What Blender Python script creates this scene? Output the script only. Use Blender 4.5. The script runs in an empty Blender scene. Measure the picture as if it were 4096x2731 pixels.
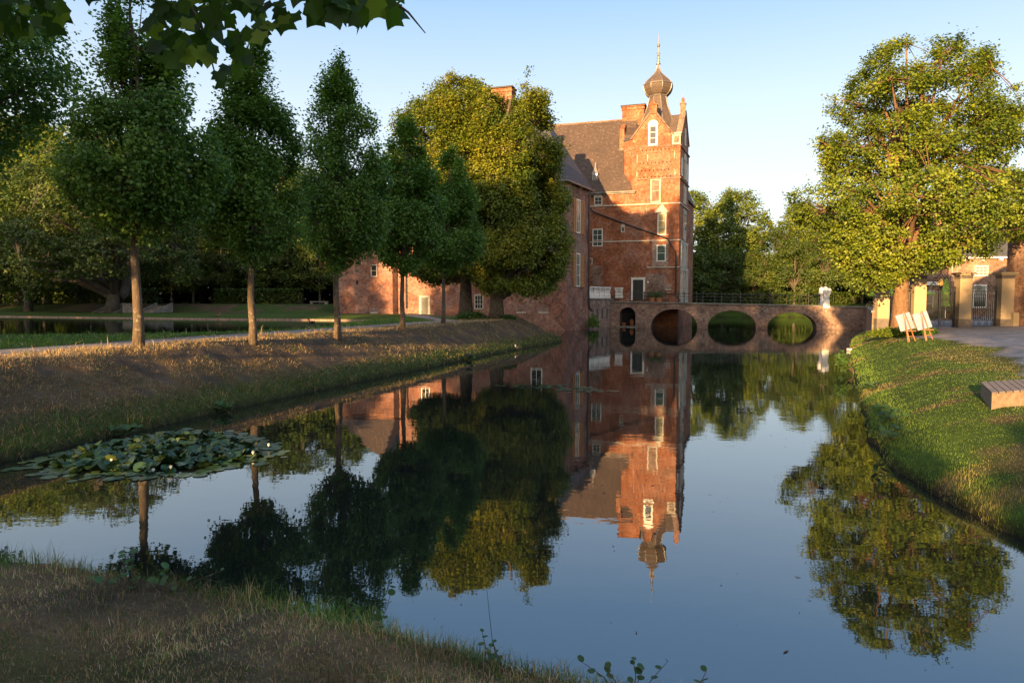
import bpy, math, random
import numpy as np
from math import sin, cos, pi, radians, sqrt
from mathutils import Vector, noise as mnoise

SC = bpy.context.scene
COL = SC.collection
# ------------------------------------------------------------------ camera
cam_d = bpy.data.cameras.new('camera')
cam = bpy.data.objects.new('camera', cam_d); COL.objects.link(cam)
cam.location = (0, 0, 3.0)
cam.rotation_euler = (radians(90 - 3.43), 0, 0)
cam_d.lens = 24.0; cam_d.sensor_width = 36.0
cam_d.clip_start = 0.1; cam_d.clip_end = 3000
SC.camera = cam
# ------------------------------------------------------------------ light
SUN_EL = radians(8.6); SUN_AZ = radians(26.6)      # light travels towards +Y turned 26.6 deg to the right
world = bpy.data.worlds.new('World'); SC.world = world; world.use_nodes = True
nt = world.node_tree; nt.nodes.clear()
wo = nt.nodes.new('ShaderNodeOutputWorld'); bg = nt.nodes.new('ShaderNodeBackground')
sky = nt.nodes.new('ShaderNodeTexSky'); sky.sky_type = 'NISHITA'; sky.sun_disc = False
sky.sun_elevation = SUN_EL; sky.sun_rotation = SUN_AZ + pi
sky.air_density = 1.0; sky.dust_density = 0.6; sky.ozone_density = 2.6
bg.inputs['Strength'].default_value = 0.15
tcw = nt.nodes.new('ShaderNodeTexCoord'); sxw = nt.nodes.new('ShaderNodeSeparateXYZ')
nt.links.new(tcw.outputs['Generated'], sxw.inputs[0])
rmw = nt.nodes.new('ShaderNodeValToRGB'); nt.links.new(sxw.outputs[2], rmw.inputs[0])
el_ = rmw.color_ramp.elements
while len(el_) < 5: el_.new(.5)
for e_, (p_, c_) in zip(el_, ((0.0, (1.0, .98, .93)), (.12, (1.0, .99, .96)), (.26, (.79, .88, .96)), (.42, (.36, .59, .90)), (1.0, (.12, .31, .74)))):
    e_.position = p_; e_.color = (*c_, 1)
scw = nt.nodes.new('ShaderNodeVectorMath'); scw.operation = 'SCALE'; scw.inputs['Scale'].default_value = 1.72
nt.links.new(rmw.outputs[0], scw.inputs[0])
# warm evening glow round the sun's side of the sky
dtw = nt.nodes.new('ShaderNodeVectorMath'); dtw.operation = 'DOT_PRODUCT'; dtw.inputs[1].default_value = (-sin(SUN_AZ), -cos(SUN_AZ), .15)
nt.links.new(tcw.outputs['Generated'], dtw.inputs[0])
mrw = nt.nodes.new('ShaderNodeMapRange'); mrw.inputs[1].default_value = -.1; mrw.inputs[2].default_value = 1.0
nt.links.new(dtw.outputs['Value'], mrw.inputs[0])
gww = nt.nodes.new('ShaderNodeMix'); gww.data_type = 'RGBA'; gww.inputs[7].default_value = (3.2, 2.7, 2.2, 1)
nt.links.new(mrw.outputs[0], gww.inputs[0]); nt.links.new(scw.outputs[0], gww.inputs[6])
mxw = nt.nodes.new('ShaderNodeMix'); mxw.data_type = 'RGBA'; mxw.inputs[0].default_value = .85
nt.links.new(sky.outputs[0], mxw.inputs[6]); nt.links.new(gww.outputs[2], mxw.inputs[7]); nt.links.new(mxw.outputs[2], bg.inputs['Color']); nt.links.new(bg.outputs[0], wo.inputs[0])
sd = bpy.data.lights.new('sun', 'SUN'); so = bpy.data.objects.new('sun', sd); COL.objects.link(so)
sd.energy = 4.8; sd.angle = radians(0.6); sd.color = (1.0, 0.59, 0.25)
SUND = Vector((sin(SUN_AZ) * cos(SUN_EL), cos(SUN_AZ) * cos(SUN_EL), -sin(SUN_EL)))
so.rotation_euler = SUND.to_track_quat('-Z', 'Y').to_euler()
SC.view_settings.view_transform = 'Standard'; SC.view_settings.look = 'None'
SC.view_settings.exposure = 1.95; SC.view_settings.gamma = 1.0
cy = SC.cycles
cy.max_bounces = 6; cy.diffuse_bounces = 2; cy.glossy_bounces = 4; cy.transmission_bounces = 2
cy.transparent_max_bounces = 4; cy.caustics_reflective = False; cy.caustics_refractive = False
cy.use_denoising = True

# ------------------------------------------------------------------ helpers
def tag(o, label=None, cat=None, group=None, kind=None):
    if label: o['label'] = label
    if cat: o['category'] = cat
    if group: o['group'] = group
    if kind: o['kind'] = kind
    return o

def empty(name, loc=(0, 0, 0), rz=0.0):
    o = bpy.data.objects.new(name, None); COL.objects.link(o)
    o.location = loc; o.rotation_euler = (0, 0, rz); o.empty_display_size = 0.2
    return o

def raw_mesh(name, v, f, mat=None, parent=None, col=None, smooth=False, uv=None):
    me = bpy.data.meshes.new(name)
    v = np.asarray(v, dtype=np.float32)
    if isinstance(f, np.ndarray):
        n, k = f.shape
        me.vertices.add(len(v)); me.vertices.foreach_set('co', v.ravel())
        me.loops.add(n * k); me.loops.foreach_set('vertex_index', f.astype(np.int32).ravel())
        me.polygons.add(n)
        me.polygons.foreach_set('loop_start', np.arange(0, n * k, k, dtype=np.int32))
        me.polygons.foreach_set('loop_total', np.full(n, k, dtype=np.int32))
        me.update(calc_edges=True)
    else:
        me.from_pydata([tuple(map(float, p)) for p in v], [], f); me.update()
    if smooth: me.polygons.foreach_set('use_smooth', np.ones(len(me.polygons), dtype=bool))
    if col is not None:
        a = me.color_attributes.new('Col', 'FLOAT_COLOR', 'POINT')
        c = np.ones((len(v), 4), dtype=np.float32); c[:, :col.shape[1]] = col
        a.data.foreach_set('color', c.ravel())
    if uv is not None:
        l = me.uv_layers.new(name='UVMap'); l.data.foreach_set('uv', np.asarray(uv, dtype=np.float32).ravel())
    if mat: me.materials.append(mat)
    o = bpy.data.objects.new(name, me); COL.objects.link(o)
    if parent: o.parent = parent
    return o

class MB:
    def __init__(s): s.v = []; s.f = []
    def poly(s, pts):
        i = len(s.v); s.v += [tuple(p) for p in pts]; s.f.append(list(range(i, i + len(pts))))
    def box(s, x0, x1, y0, y1, z0, z1):
        s.prism([(x0, y0), (x1, y0), (x1, y1), (x0, y1)], z0, z1)
    def prism(s, poly, z0, z1, top=None):
        top = top or poly; n = len(poly)
        za = z1 if hasattr(z1, '__len__') else [z1] * n
        b = [(p[0], p[1], z0) for p in poly]; t = [(p[0], p[1], za[i]) for i, p in enumerate(top)]
        for i in range(n):
            j = (i + 1) % n; s.poly([b[i], b[j], t[j], t[i]])
        s.poly(t); s.poly(b[::-1])
    def tube(s, pts, r, n=8, cap=True):
        pts = [Vector(p) for p in pts]; m = len(pts)
        rr = r if hasattr(r, '__len__') else [r] * m
        i0 = len(s.v); ref = Vector((0, 0, 1))
        for i, p in enumerate(pts):
            t = (pts[min(i + 1, m - 1)] - pts[max(i - 1, 0)]).normalized()
            if abs(t.dot(ref)) > 0.95: ref = Vector((1, 0, 0)) if abs(t.x) < .9 else Vector((0, 1, 0))
            a = t.cross(ref).normalized(); b = t.cross(a)
            for k in range(n):
                w = 2 * pi * k / n; s.v.append(tuple(p + (a * cos(w) + b * sin(w)) * rr[i]))
        for i in range(m - 1):
            for k in range(n):
                k2 = (k + 1) % n
                s.f.append([i0 + i * n + k, i0 + i * n + k2, i0 + (i + 1) * n + k2, i0 + (i + 1) * n + k])
        if cap:
            s.f.append([i0 + k for k in range(n)][::-1]); s.f.append([i0 + (m - 1) * n + k for k in range(n)])
    def lathe(s, prof, c=(0, 0), n=12, rot=0.0, sx=1, sy=1):
        i0 = len(s.v)
        for z, r in prof:
            for k in range(n):
                w = 2 * pi * k / n + rot
                s.v.append((c[0] + r * cos(w) * sx, c[1] + r * sin(w) * sy, z))
        for i in range(len(prof) - 1):
            for k in range(n):
                k2 = (k + 1) % n
                s.f.append([i0 + i * n + k, i0 + i * n + k2, i0 + (i + 1) * n + k2, i0 + (i + 1) * n + k])
        s.f.append([i0 + k for k in range(n)][::-1]); s.f.append([i0 + (len(prof) - 1) * n + k for k in range(n)])
    def build(s, name, mat, parent=None, smooth=False, bevel=0):
        uv = []
        V = s.v
        for f in s.f:
            a = Vector(V[f[0]]); n = Vector((0, 0, 0))
            for i in range(1, len(f) - 1):
                n += (Vector(V[f[i]]) - a).cross(Vector(V[f[i + 1]]) - a)
            n = n.normalized() if n.length > 0 else Vector((0, 0, 1))
            h = Vector((-n.y, n.x, 0))
            if h.length < 0.15:
                for i in f: uv += [V[i][0], V[i][1]]
            else:
                h.normalize(); up = n.cross(h)
                if up.z < 0: up = -up
                for i in f:
                    p = Vector(V[i]); uv += [p.dot(h), p.dot(up)]
        o = raw_mesh(name, s.v, s.f, mat, parent, smooth=smooth, uv=uv)
        if bevel:
            m = o.modifiers.new('bevel', 'BEVEL'); m.width = bevel; m.segments = 2; m.limit_method = 'ANGLE'
        return o

class F:
    """a wall plane: u along the wall, z up, o outwards"""
    def __init__(s, P, d):
        L = sqrt(d[0] ** 2 + d[1] ** 2); s.P = P; s.d = (d[0] / L, d[1] / L); s.n = (s.d[1], -s.d[0])
    def pt(s, u, z, o=0):
        return (s.P[0] + s.d[0] * u + s.n[0] * o, s.P[1] + s.d[1] * u + s.n[1] * o, z)
    def box(s, mb, u0, u1, z0, z1, o0, o1):
        q = [s.pt(u0, 0, o1)[:2], s.pt(u1, 0, o1)[:2], s.pt(u1, 0, o0)[:2], s.pt(u0, 0, o0)[:2]]
        mb.prism(q, z0, z1)
    def plate(s, mb, pts, o0, o1):
        a = [s.pt(u, z, o1) for u, z in pts]; b = [s.pt(u, z, o0) for u, z in pts]; n = len(pts)
        mb.poly(a); mb.poly(b[::-1])
        for i in range(n):
            j = (i + 1) % n; mb.poly([a[j], a[i], b[i], b[j]])

def N(t, typ, **kw):
    n = t.nodes.new(typ)
    for k, v in kw.items():
        if k in n.inputs.keys(): n.inputs[k].default_value = v
        else: setattr(n, k, v)
    return n
def ramp(t, src, stops, interp='LINEAR'):
    r = t.nodes.new('ShaderNodeValToRGB'); r.color_ramp.interpolation = interp
    e = r.color_ramp.elements
    while len(e) < len(stops): e.new(0.5)
    for i, (p, c) in enumerate(stops):
        e[i].position = p; e[i].color = (c[0], c[1], c[2], 1) if hasattr(c, '__len__') else (c, c, c, 1)
    t.links.new(src, r.inputs[0]); return r.outputs[0]
def mixc(t, fac, a, b, blend='MIX'):
    m = t.nodes.new('ShaderNodeMix'); m.data_type = 'RGBA'; m.blend_type = blend
    for s, v in ((m.inputs[0], fac), (m.inputs[6], a), (m.inputs[7], b)):
        if isinstance(v, (int, float)): s.default_value = v
        elif isinstance(v, (tuple, list)): s.default_value = (v[0], v[1], v[2], 1)
        else: t.links.new(v, s)
    return m.outputs[2]
def new_mat(name, rough=0.8):
    m = bpy.data.materials.new(name); m.use_nodes = True
    t = m.node_tree; b = t.nodes['Principled BSDF']; b.inputs['Roughness'].default_value = rough
    return m, t, b
def tex_noise(t, vec, scale, detail=4, rough=.6):
    n = t.nodes.new('ShaderNodeTexNoise'); n.inputs['Scale'].default_value = scale
    n.inputs['Detail'].default_value = detail; n.inputs['Roughness'].default_value = rough
    if vec is not None: t.links.new(vec, n.inputs['Vector'])
    return n.outputs['Fac']
def bump(t, b, h, strength=.4, dist=.02):
    n = t.nodes.new('ShaderNodeBump'); n.inputs['Strength'].default_value = strength
    n.inputs['Distance'].default_value = dist
    t.links.new(h, n.inputs['Height']); t.links.new(n.outputs[0], b.inputs['Normal'])

def mat_plain(name, c, rough=.7, var=.25, scale=3.0, metal=0, spec=.5):
    m, t, b = new_mat(name, rough)
    tc = N(t, 'ShaderNodeTexCoord')
    f = tex_noise(t, tc.outputs['Object'], scale, 5)
    k = ramp(t, f, [(.3, tuple(x * (1 - var) for x in c)), (.7, tuple(min(1, x * (1 + var * .6)) for x in c))])
    t.links.new(k, b.inputs['Base Color']); b.inputs['Metallic'].default_value = metal
    b.inputs['Specular IOR Level'].default_value = spec
    return m

def mat_brick(name, c1, c2, mortar, pale=.3, dirt=.5, diaper=False, bw=.27, rh=.1, patch=(.42, .36, .31), rows=None):
    m, t, b = new_mat(name, .9)
    b.inputs['Specular IOR Level'].default_value = .2
    tc = N(t, 'ShaderNodeTexCoord'); uv = tc.outputs['UV']; ob = tc.outputs['Object']
    br = N(t, 'ShaderNodeTexBrick')
    t.links.new(uv, br.inputs['Vector'])
    for k, v in (('Scale', 1), ('Brick Width', bw), ('Row Height', rh), ('Mortar Size', .014), ('Mortar Smooth', .2), ('Bias', -.1)):
        br.inputs[k].default_value = v
    n1 = tex_noise(t, uv, 2.2, 8, .8); n2 = tex_noise(t, uv, .28, 4, .6); n3 = tex_noise(t, uv, 6, 3, .7)
    a = mixc(t, ramp(t, n1, [(.42, 0), (.58, 1)]), c1, tuple(x * .55 for x in c1))
    t.links.new(a, br.inputs['Color1'])
    bcol = mixc(t, ramp(t, n3, [(.42, 0), (.55, 1)]), c2, tuple(min(1, x * 1.9) for x in c2))
    t.links.new(bcol, br.inputs['Color2']); br.inputs['Mortar'].default_value = (*mortar, 1)
    c = mixc(t, ramp(t, n2, [(.45, 0), (.62, dirt)]), br.outputs['Color'], tuple(.5 * x + .5 * y for x, y in zip(patch, c2)))
    n4 = tex_noise(t, uv, 2.3, 8, .75)
    c = mixc(t, ramp(t, n4, [(.53, 0), (.62, pale)]), c, (.46, .35, .26))
    n5 = tex_noise(t, uv, 3.4, 9, .85)
    c = mixc(t, 1.0, c, ramp(t, n5, [(.40, .42), (.52, 1.0), (.62, 1.25)]), 'MULTIPLY')
    n6 = tex_noise(t, uv, .55, 5, .7)
    c = mixc(t, 1.0, c, ramp(t, n6, [(.38, .62), (.6, 1.1)]), 'MULTIPLY')
    if diaper:
        sp = N(t, 'ShaderNodeSeparateXYZ'); t.links.new(uv, sp.inputs[0])
        def mth(op, *a):
            n = t.nodes.new('ShaderNodeMath'); n.operation = op
            for i, x in enumerate(a):
                if isinstance(x, (int, float)): n.inputs[i].default_value = x
                else: t.links.new(x, n.inputs[i])
            return n.outputs[0]
        s1 = mth('PINGPONG', mth('ADD', sp.outputs[0], sp.outputs[1]), 1.1)
        s2 = mth('PINGPONG', mth('SUBTRACT', sp.outputs[0], sp.outputs[1]), 1.1)
        ln = mth('MULTIPLY', mth('LESS_THAN', mth('MINIMUM', s1, s2), .07), ramp(t, n2, [(.42, 1), (.52, 0)]))
        c = mixc(t, mth('MULTIPLY', ln, .8), c, (.07, .07, .08))
    t.links.new(c, b.inputs['Base Color'])
    bump(t, b, br.outputs['Fac'], .5, -.012)
    return m

def mat_roof(name, c1, c2, lichen=.4, w=.3, h=.22):
    m, t, b = new_mat(name, .75)
    tc = N(t, 'ShaderNodeTexCoord'); uv = tc.outputs['UV']
    br = N(t, 'ShaderNodeTexBrick'); t.links.new(uv, br.inputs['Vector'])
    for k, v in (('Scale', 1), ('Brick Width', w), ('Row Height', h), ('Mortar Size', .012), ('Bias', 0)):
        br.inputs[k].default_value = v
    br.inputs['Color1'].default_value = (*c1, 1); br.inputs['Color2'].default_value = (*c2, 1)
    br.inputs['Mortar'].default_value = (*(x * .35 for x in c1), 1)
    n1 = tex_noise(t, uv, 3.2, 8, .8); n2 = tex_noise(t, uv, .35, 4)
    c = mixc(t, ramp(t, n1, [(.55, 0), (.66, lichen)]), br.outputs['Color'], (.42, .36, .26))
    c = mixc(t, ramp(t, n2, [(.4, 0), (.7, .6)]), c, tuple(x * .6 for x in c2))
    t.links.new(c, b.inputs['Base Color']); bump(t, b, br.outputs['Fac'], .8, -.03)
    return m

def mat_leaf(name, c1, c2, c3, trans=.35, rough=.45):
    m, t, b = new_mat(name, rough)
    at = N(t, 'ShaderNodeAttribute', attribute_name='Col')
    sp = N(t, 'ShaderNodeSeparateColor'); t.links.new(at.outputs['Color'], sp.inputs[0])
    c = ramp(t, sp.outputs[0], [(0, c1), (.55, c2), (1, c3)])
    t.links.new(c, b.inputs['Base Color']); b.inputs['Specular IOR Level'].default_value = .35
    tr = N(t, 'ShaderNodeBsdfTranslucent')
    g = mixc(t, 1.0, c, (1.0, .95, .35), 'MULTIPLY'); g2 = mixc(t, .5, g, c)
    t.links.new(g2, tr.inputs['Color'])
    ms = N(t, 'ShaderNodeMixShader'); ms.inputs[0].default_value = trans
    t.links.new(b.outputs[0], ms.inputs[1]); t.links.new(tr.outputs[0], ms.inputs[2])
    t.links.new(ms.outputs[0], t.nodes['Material Output'].inputs[0])
    return m

def mat_bark(name, c, lichen=.5, sc=6):
    m, t, b = new_mat(name, .9)
    tc = N(t, 'ShaderNodeTexCoord'); mp = N(t, 'ShaderNodeMapping'); mp.inputs['Scale'].default_value = (1, 1, .3)
    t.links.new(tc.outputs['Object'], mp.inputs[0])
    f = tex_noise(t, mp.outputs[0], sc * 2, 6, .7); g = tex_noise(t, tc.outputs['Object'], sc, 5, .7)
    k = ramp(t, f, [(.35, tuple(x * .45 for x in c)), (.65, c)])
    k = mixc(t, ramp(t, g, [(.55, 0), (.64, lichen)]), k, (.36, .33, .22))
    t.links.new(k, b.inputs['Base Color']); bump(t, b, f, .9, .03)
    return m

M = {}
M['brick'] = mat_brick('brick', (.42, .085, .016), (.14, .03, .014), (.42, .27, .16), dirt=.4, pale=.5)
M['brick_wing'] = mat_brick('brick_wing', (.40, .09, .028), (.13, .042, .034), (.42, .31, .24), dirt=.5, pale=.45, diaper=True)
M['brick_bridge'] = mat_brick('brick_bridge', (.31, .16, .11), (.19, .11, .085), (.42, .34, .28), dirt=.9, pale=.75, patch=(.26, .23, .2))
M['brick_infill'] = mat_brick('brick_infill', (.25, .13, .085), (.19, .11, .08), (.27, .21, .16), pale=.1)
M['brick_court'] = mat_brick('brick_court', (.33, .19, .13), (.28, .14, .09), (.36, .28, .2), pale=.15, dirt=.3)
M['brick_pale'] = mat_brick('brick_pale', (.36, .24, .19), (.25, .14, .1), (.5, .44, .37), pale=.7)
M['voussoir'] = mat_brick('voussoir', (.30, .15, .10), (.17, .09, .07), (.44, .36, .30), pale=.4, bw=.09, rh=.35)
M['roof'] = mat_roof('roof_tiles', (.085, .055, .04), (.06, .042, .034), .55)
M['slate'] = mat_roof('slate', (.075, .08, .09), (.05, .055, .065), .12)
M['onion'] = mat_roof('onion_shingle', (.17, .12, .085), (.10, .075, .06), .4, w=.16, h=.12)
M['stone'] = mat_plain('stone', (.46, .42, .34), .8, .35, 2.5)
M['stone_grey'] = mat_plain('stone_grey', (.19, .18, .155), .85, .45, 1.5)
M['white'] = mat_plain('white_paint', (.72, .70, .62), .5, .12)
M['white_stone'] = mat_plain('white_stone', (.74, .71, .65), .7, .2, 5)
M['lead'] = mat_plain('lead', (.20, .18, .16), .45, .3, 2, metal=.4)
M['gilt'] = mat_plain('gilt', (.5, .33, .12), .35, .2, metal=.8)
M['iron'] = mat_plain('iron', (.02, .022, .024), .35, .3, 20, spec=.6)
M['black_door'] = mat_plain('black_door', (.008, .014, .012), .4, .2)
M['green_paint'] = mat_plain('green_paint', (.012, .05, .03), .4, .2)
M['shutter'] = mat_plain('shutter', (.42, .19, .055), .5, .25, 6)
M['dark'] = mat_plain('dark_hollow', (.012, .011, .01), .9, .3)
M['cap'] = mat_plain('chimney_cap', (.04, .035, .03), .7, .3)
M['ochre'] = mat_plain('ochre_plaster', (.36, .285, .175), .85, .12, .8)
M['plinth'] = mat_plain('plinth', (.14, .12, .10), .85, .3)
M['wood'] = mat_plain('wood', (.36, .15, .065), .55, .25, 12)
M['board'] = mat_plain('board', (.25, .28, .36), .4, .04)  # white boards toned dark blue-grey, their shade put into the colour
M['concrete'] = mat_plain('concrete', (.27, .19, .12), .9, .35, 9)
M['bench_slat'] = mat_plain('bench_slat', (.19, .155, .125), .75, .35, 7)
M['terracotta'] = mat_plain('terracotta', (.42, .14, .06), .8, .25, 6)
M['lime'] = mat_plain('lime_canvas', (.33, .55, .05), .8, .15)
M['soilrock'] = mat_plain('edging', (.30, .20, .16), .85, .5, 4)
M['ochre_blind'] = mat_plain('blind', (.30, .24, .09), .5, .15)
M['bark'] = mat_bark('bark_linden', (.12, .09, .06), .45)
M['bark_grey'] = mat_bark('bark_grey', (.12, .105, .085), .2, 3)
M['bark_oak'] = mat_bark('bark_oak', (.20, .115, .06), .3, 5)
M['leaf_linden'] = mat_leaf('leaf_linden', (.05, .12, .02), (.10, .215, .035), (.21, .33, .05), .48, .4)
M['leaf_big'] = mat_leaf('leaf_big', (.055, .105, .014), (.14, .19, .02), (.29, .285, .03), .35)
M['leaf_oak'] = mat_leaf('leaf_oak', (.055, .10, .012), (.14, .20, .018), (.28, .33, .03), .35)
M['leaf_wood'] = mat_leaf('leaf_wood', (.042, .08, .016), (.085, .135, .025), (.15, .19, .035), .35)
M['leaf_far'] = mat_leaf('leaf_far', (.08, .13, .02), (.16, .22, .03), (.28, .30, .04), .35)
M['leaf_tulip'] = mat_leaf('leaf_tulip', (.025, .07, .008), (.075, .16, .014), (.20, .30, .025), .6, .45)
M['leaf_pad'] = mat_leaf('leaf_pad', (.02, .05, .02), (.04, .09, .035), (.10, .13, .04), .1, .3)
M['leaf_weed'] = mat_leaf('leaf_weed', (.03, .07, .02), (.05, .12, .03), (.10, .18, .04), .3)
M['petal'] = mat_plain('petal', (.8, .78, .7), .5, .05)

def mat_vcol(name, rough=.85, trans=0.0, nscale=0, amp=.5, spec=.2, bdist=0):
    m, t, b = new_mat(name, rough); b.inputs['Specular IOR Level'].default_value = spec
    at = N(t, 'ShaderNodeAttribute', attribute_name='Col'); c = at.outputs['Color']
    if nscale:
        tc = N(t, 'ShaderNodeTexCoord')
        f = tex_noise(t, tc.outputs['Object'], nscale, 9, .75)
        k = ramp(t, f, [(.3, 1 - amp), (.7, 1 + amp * .0 + .0)])
        c = mixc(t, 1.0, c, k, 'MULTIPLY')
        f2 = tex_noise(t, tc.outputs['Object'], nscale * .22, 4, .6)
        c = mixc(t, 1.0, c, ramp(t, f2, [(.3, .65), (.7, 1)]), 'MULTIPLY')
        if bdist: bump(t, b, f, .8, bdist)
    t.links.new(c, b.inputs['Base Color'])
    if trans:
        tr = N(t, 'ShaderNodeBsdfTranslucent'); t.links.new(c, tr.inputs['Color'])
        ms = N(t, 'ShaderNodeMixShader'); ms.inputs[0].default_value = trans
        t.links.new(b.outputs[0], ms.inputs[1]); t.links.new(tr.outputs[0], ms.inputs[2])
        t.links.new(ms.outputs[0], t.nodes['Material Output'].inputs[0])
    return m
M['ground'] = mat_vcol('ground', .95, 0, 5.0, .55, .1, .05)
M['blade'] = mat_vcol('blade', .7, .25)

def mat_glass(name, c=(.02, .025, .025), rough=.04):
    m, t, b = new_mat(name, rough); b.inputs['Base Color'].default_value = (*c, 1)
    b.inputs['Specular IOR Level'].default_value = .8; b.inputs['IOR'].default_value = 1.6
    tc = N(t, 'ShaderNodeTexCoord'); bump(t, b, tex_noise(t, tc.outputs['Object'], 1.2, 2), .08, .02)
    return m
M['glass'] = mat_glass('window_glass'); M['glass_green'] = mat_glass('glass_green', (.05, .09, .075), .15)
M['glass_pale'] = mat_glass('glass_pale', (.16, .16, .15), .12)
M['mirror'] = mat_glass('old_glass', (.05, .05, .05), .02)

def mat_water(name, deep, ior, b1=.004, b2=.02, tint=(.93, .97, 1.0)):
    m = bpy.data.materials.new(name); m.use_nodes = True; t = m.node_tree; t.nodes.clear()
    out = N(t, 'ShaderNodeOutputMaterial'); gl = N(t, 'ShaderNodeBsdfGlossy'); gl.inputs['Roughness'].default_value = .015
    gl.inputs['Color'].default_value = (*tint, 1)
    df = N(t, 'ShaderNodeBsdfDiffuse'); df.inputs['Color'].default_value = (*deep, 1)
    fr = N(t, 'ShaderNodeFresnel'); fr.inputs['IOR'].default_value = ior
    tc = N(t, 'ShaderNodeTexCoord')
    mp = N(t, 'ShaderNodeMapping'); mp.inputs['Scale'].default_value = (.8, 1.3, 1); mp.inputs['Rotation'].default_value = (0, 0, .3)
    t.links.new(tc.outputs['Object'], mp.inputs[0])
    n1 = tex_noise(t, mp.outputs[0], .9, 3, .5); n2 = tex_noise(t, mp.outputs[0], 6, 2, .5)
    calm = ramp(t, tex_noise(t, tc.outputs['Object'], .07, 2), [(.42, .15), (.62, 1)])
    b_1 = N(t, 'ShaderNodeBump'); b_1.inputs['Strength'].default_value = 1; b_1.inputs['Distance'].default_value = b2
    t.links.new(n1, b_1.inputs['Height'])
    b_2 = N(t, 'ShaderNodeBump'); b_2.inputs['Distance'].default_value = b1
    t.links.new(calm, b_2.inputs['Strength']); t.links.new(n2, b_2.inputs['Height']); t.links.new(b_1.outputs[0], b_2.inputs['Normal'])
    t.links.new(b_2.outputs[0], gl.inputs['Normal'])
    ms = N(t, 'ShaderNodeMixShader'); t.links.new(fr.outputs[0], ms.inputs[0])
    t.links.new(df.outputs[0], ms.inputs[1]); t.links.new(gl.outputs[0], ms.inputs[2]); t.links.new(ms.outputs[0], out.inputs[0])
    return m
M['water'] = mat_water('moat_water', (.008, .011, .010), 2.7, .0008, .003)
M['pond'] = mat_water('pond_water', (.006, .010, .005), 1.5, .0015, .004)

# ------------------------------------------------------------------ terrain
MOAT = np.array([(-17, -30), (-16, -8), (-12.6, 4), (-9.5, 12.4), (-8.7, 15.2), (-7.9, 18.2), (-6.7, 22), (-4.9, 27.2), (-3.4, 31.3), (-1.7, 36.3), (.7, 42.8), (3.5, 49.4), (3.9, 51), (3.2, 54.5), (.8, 60), (-2.0, 66), (-6, 72), (-6, 100), (-14, 112), (-8, 124), (20, 125), (52, 123), (58, 108), (44, 84), (37.2, 71.5), (32.6, 62.5), (28.4, 56.6), (24.6, 49.5), (21.2, 42.8), (17.6, 35.5), (14.5, 29.0), (11.4, 22.3), (9.3, 18), (7.7, 14.6), (6.9, 12.3), (6.55, 10.8), (6.4, 9.3), (6.35, 8.0), (6.2, 4), (6.5, -30),
                 (3.6, -30), (3.4, 0.5), (2.4, 2.6), (1.3, 3.6), (.5, 4.05), (-.1, 4.35), (-.6, 4.55), (-1.3, 4.95), (-2.3, 5.3), (-3.3, 5.7), (-4.2, 5.95), (-5.2, 5.6), (-6.6, 4.4), (-9, -1), (-11.5, -10), (-12, -30)], float)
POND = np.array([(-90, 14), (-45, 24), (-23.5, 30.6), (-17, 31), (-14, 32.8), (-11.9, 37), (-11.7, 43), (-12.2, 50), (-11.6, 59.4), (-15.3, 61.4), (-30, 65.5), (-57, 76), (-90, 88)], float)
def sdf(P, poly):
    """signed distance, positive outside"""
    x = P[:, 0]; y = P[:, 1]; d = np.full(len(P), 1e9); ins = np.zeros(len(P), bool)
    n = len(poly)
    for i in range(n):
        a = poly[i]; b = poly[(i + 1) % n]; e = b - a
        t = np.clip(((x - a[0]) * e[0] + (y - a[1]) * e[1]) / (e @ e), 0, 1)
        d = np.minimum(d, (x - a[0] - t * e[0]) ** 2 + (y - a[1] - t * e[1]) ** 2)
        c = ((a[1] > y) != (b[1] > y))
        with np.errstate(divide='ignore', invalid='ignore'):
            xi = a[0] + (y - a[1]) * e[0] / (e[1] if e[1] != 0 else 1e-9)
        ins ^= c & (x < xi)
    d = np.sqrt(d); return np.where(ins, -d, d)
def sm(t): t = np.clip(t, 0, 1); return t * t * (3 - 2 * t)
def vnoise(P, s, off=0.0):
    """cheap vectorised value noise, 2D, -1..1"""
    x = P[:, 0] * s + off; y = P[:, 1] * s + off * 1.7
    xi = np.floor(x); yi = np.floor(y); fx = sm(x - xi); fy = sm(y - yi)
    def h(a, b):
        v = np.sin(a * 127.1 + b * 311.7 + off * 13.3) * 43758.5453; return (v - np.floor(v)) * 2 - 1
    return (h(xi, yi) * (1 - fx) + h(xi + 1, yi) * fx) * (1 - fy) + (h(xi, yi + 1) * (1 - fx) + h(xi + 1, yi + 1) * fx) * fy
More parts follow.
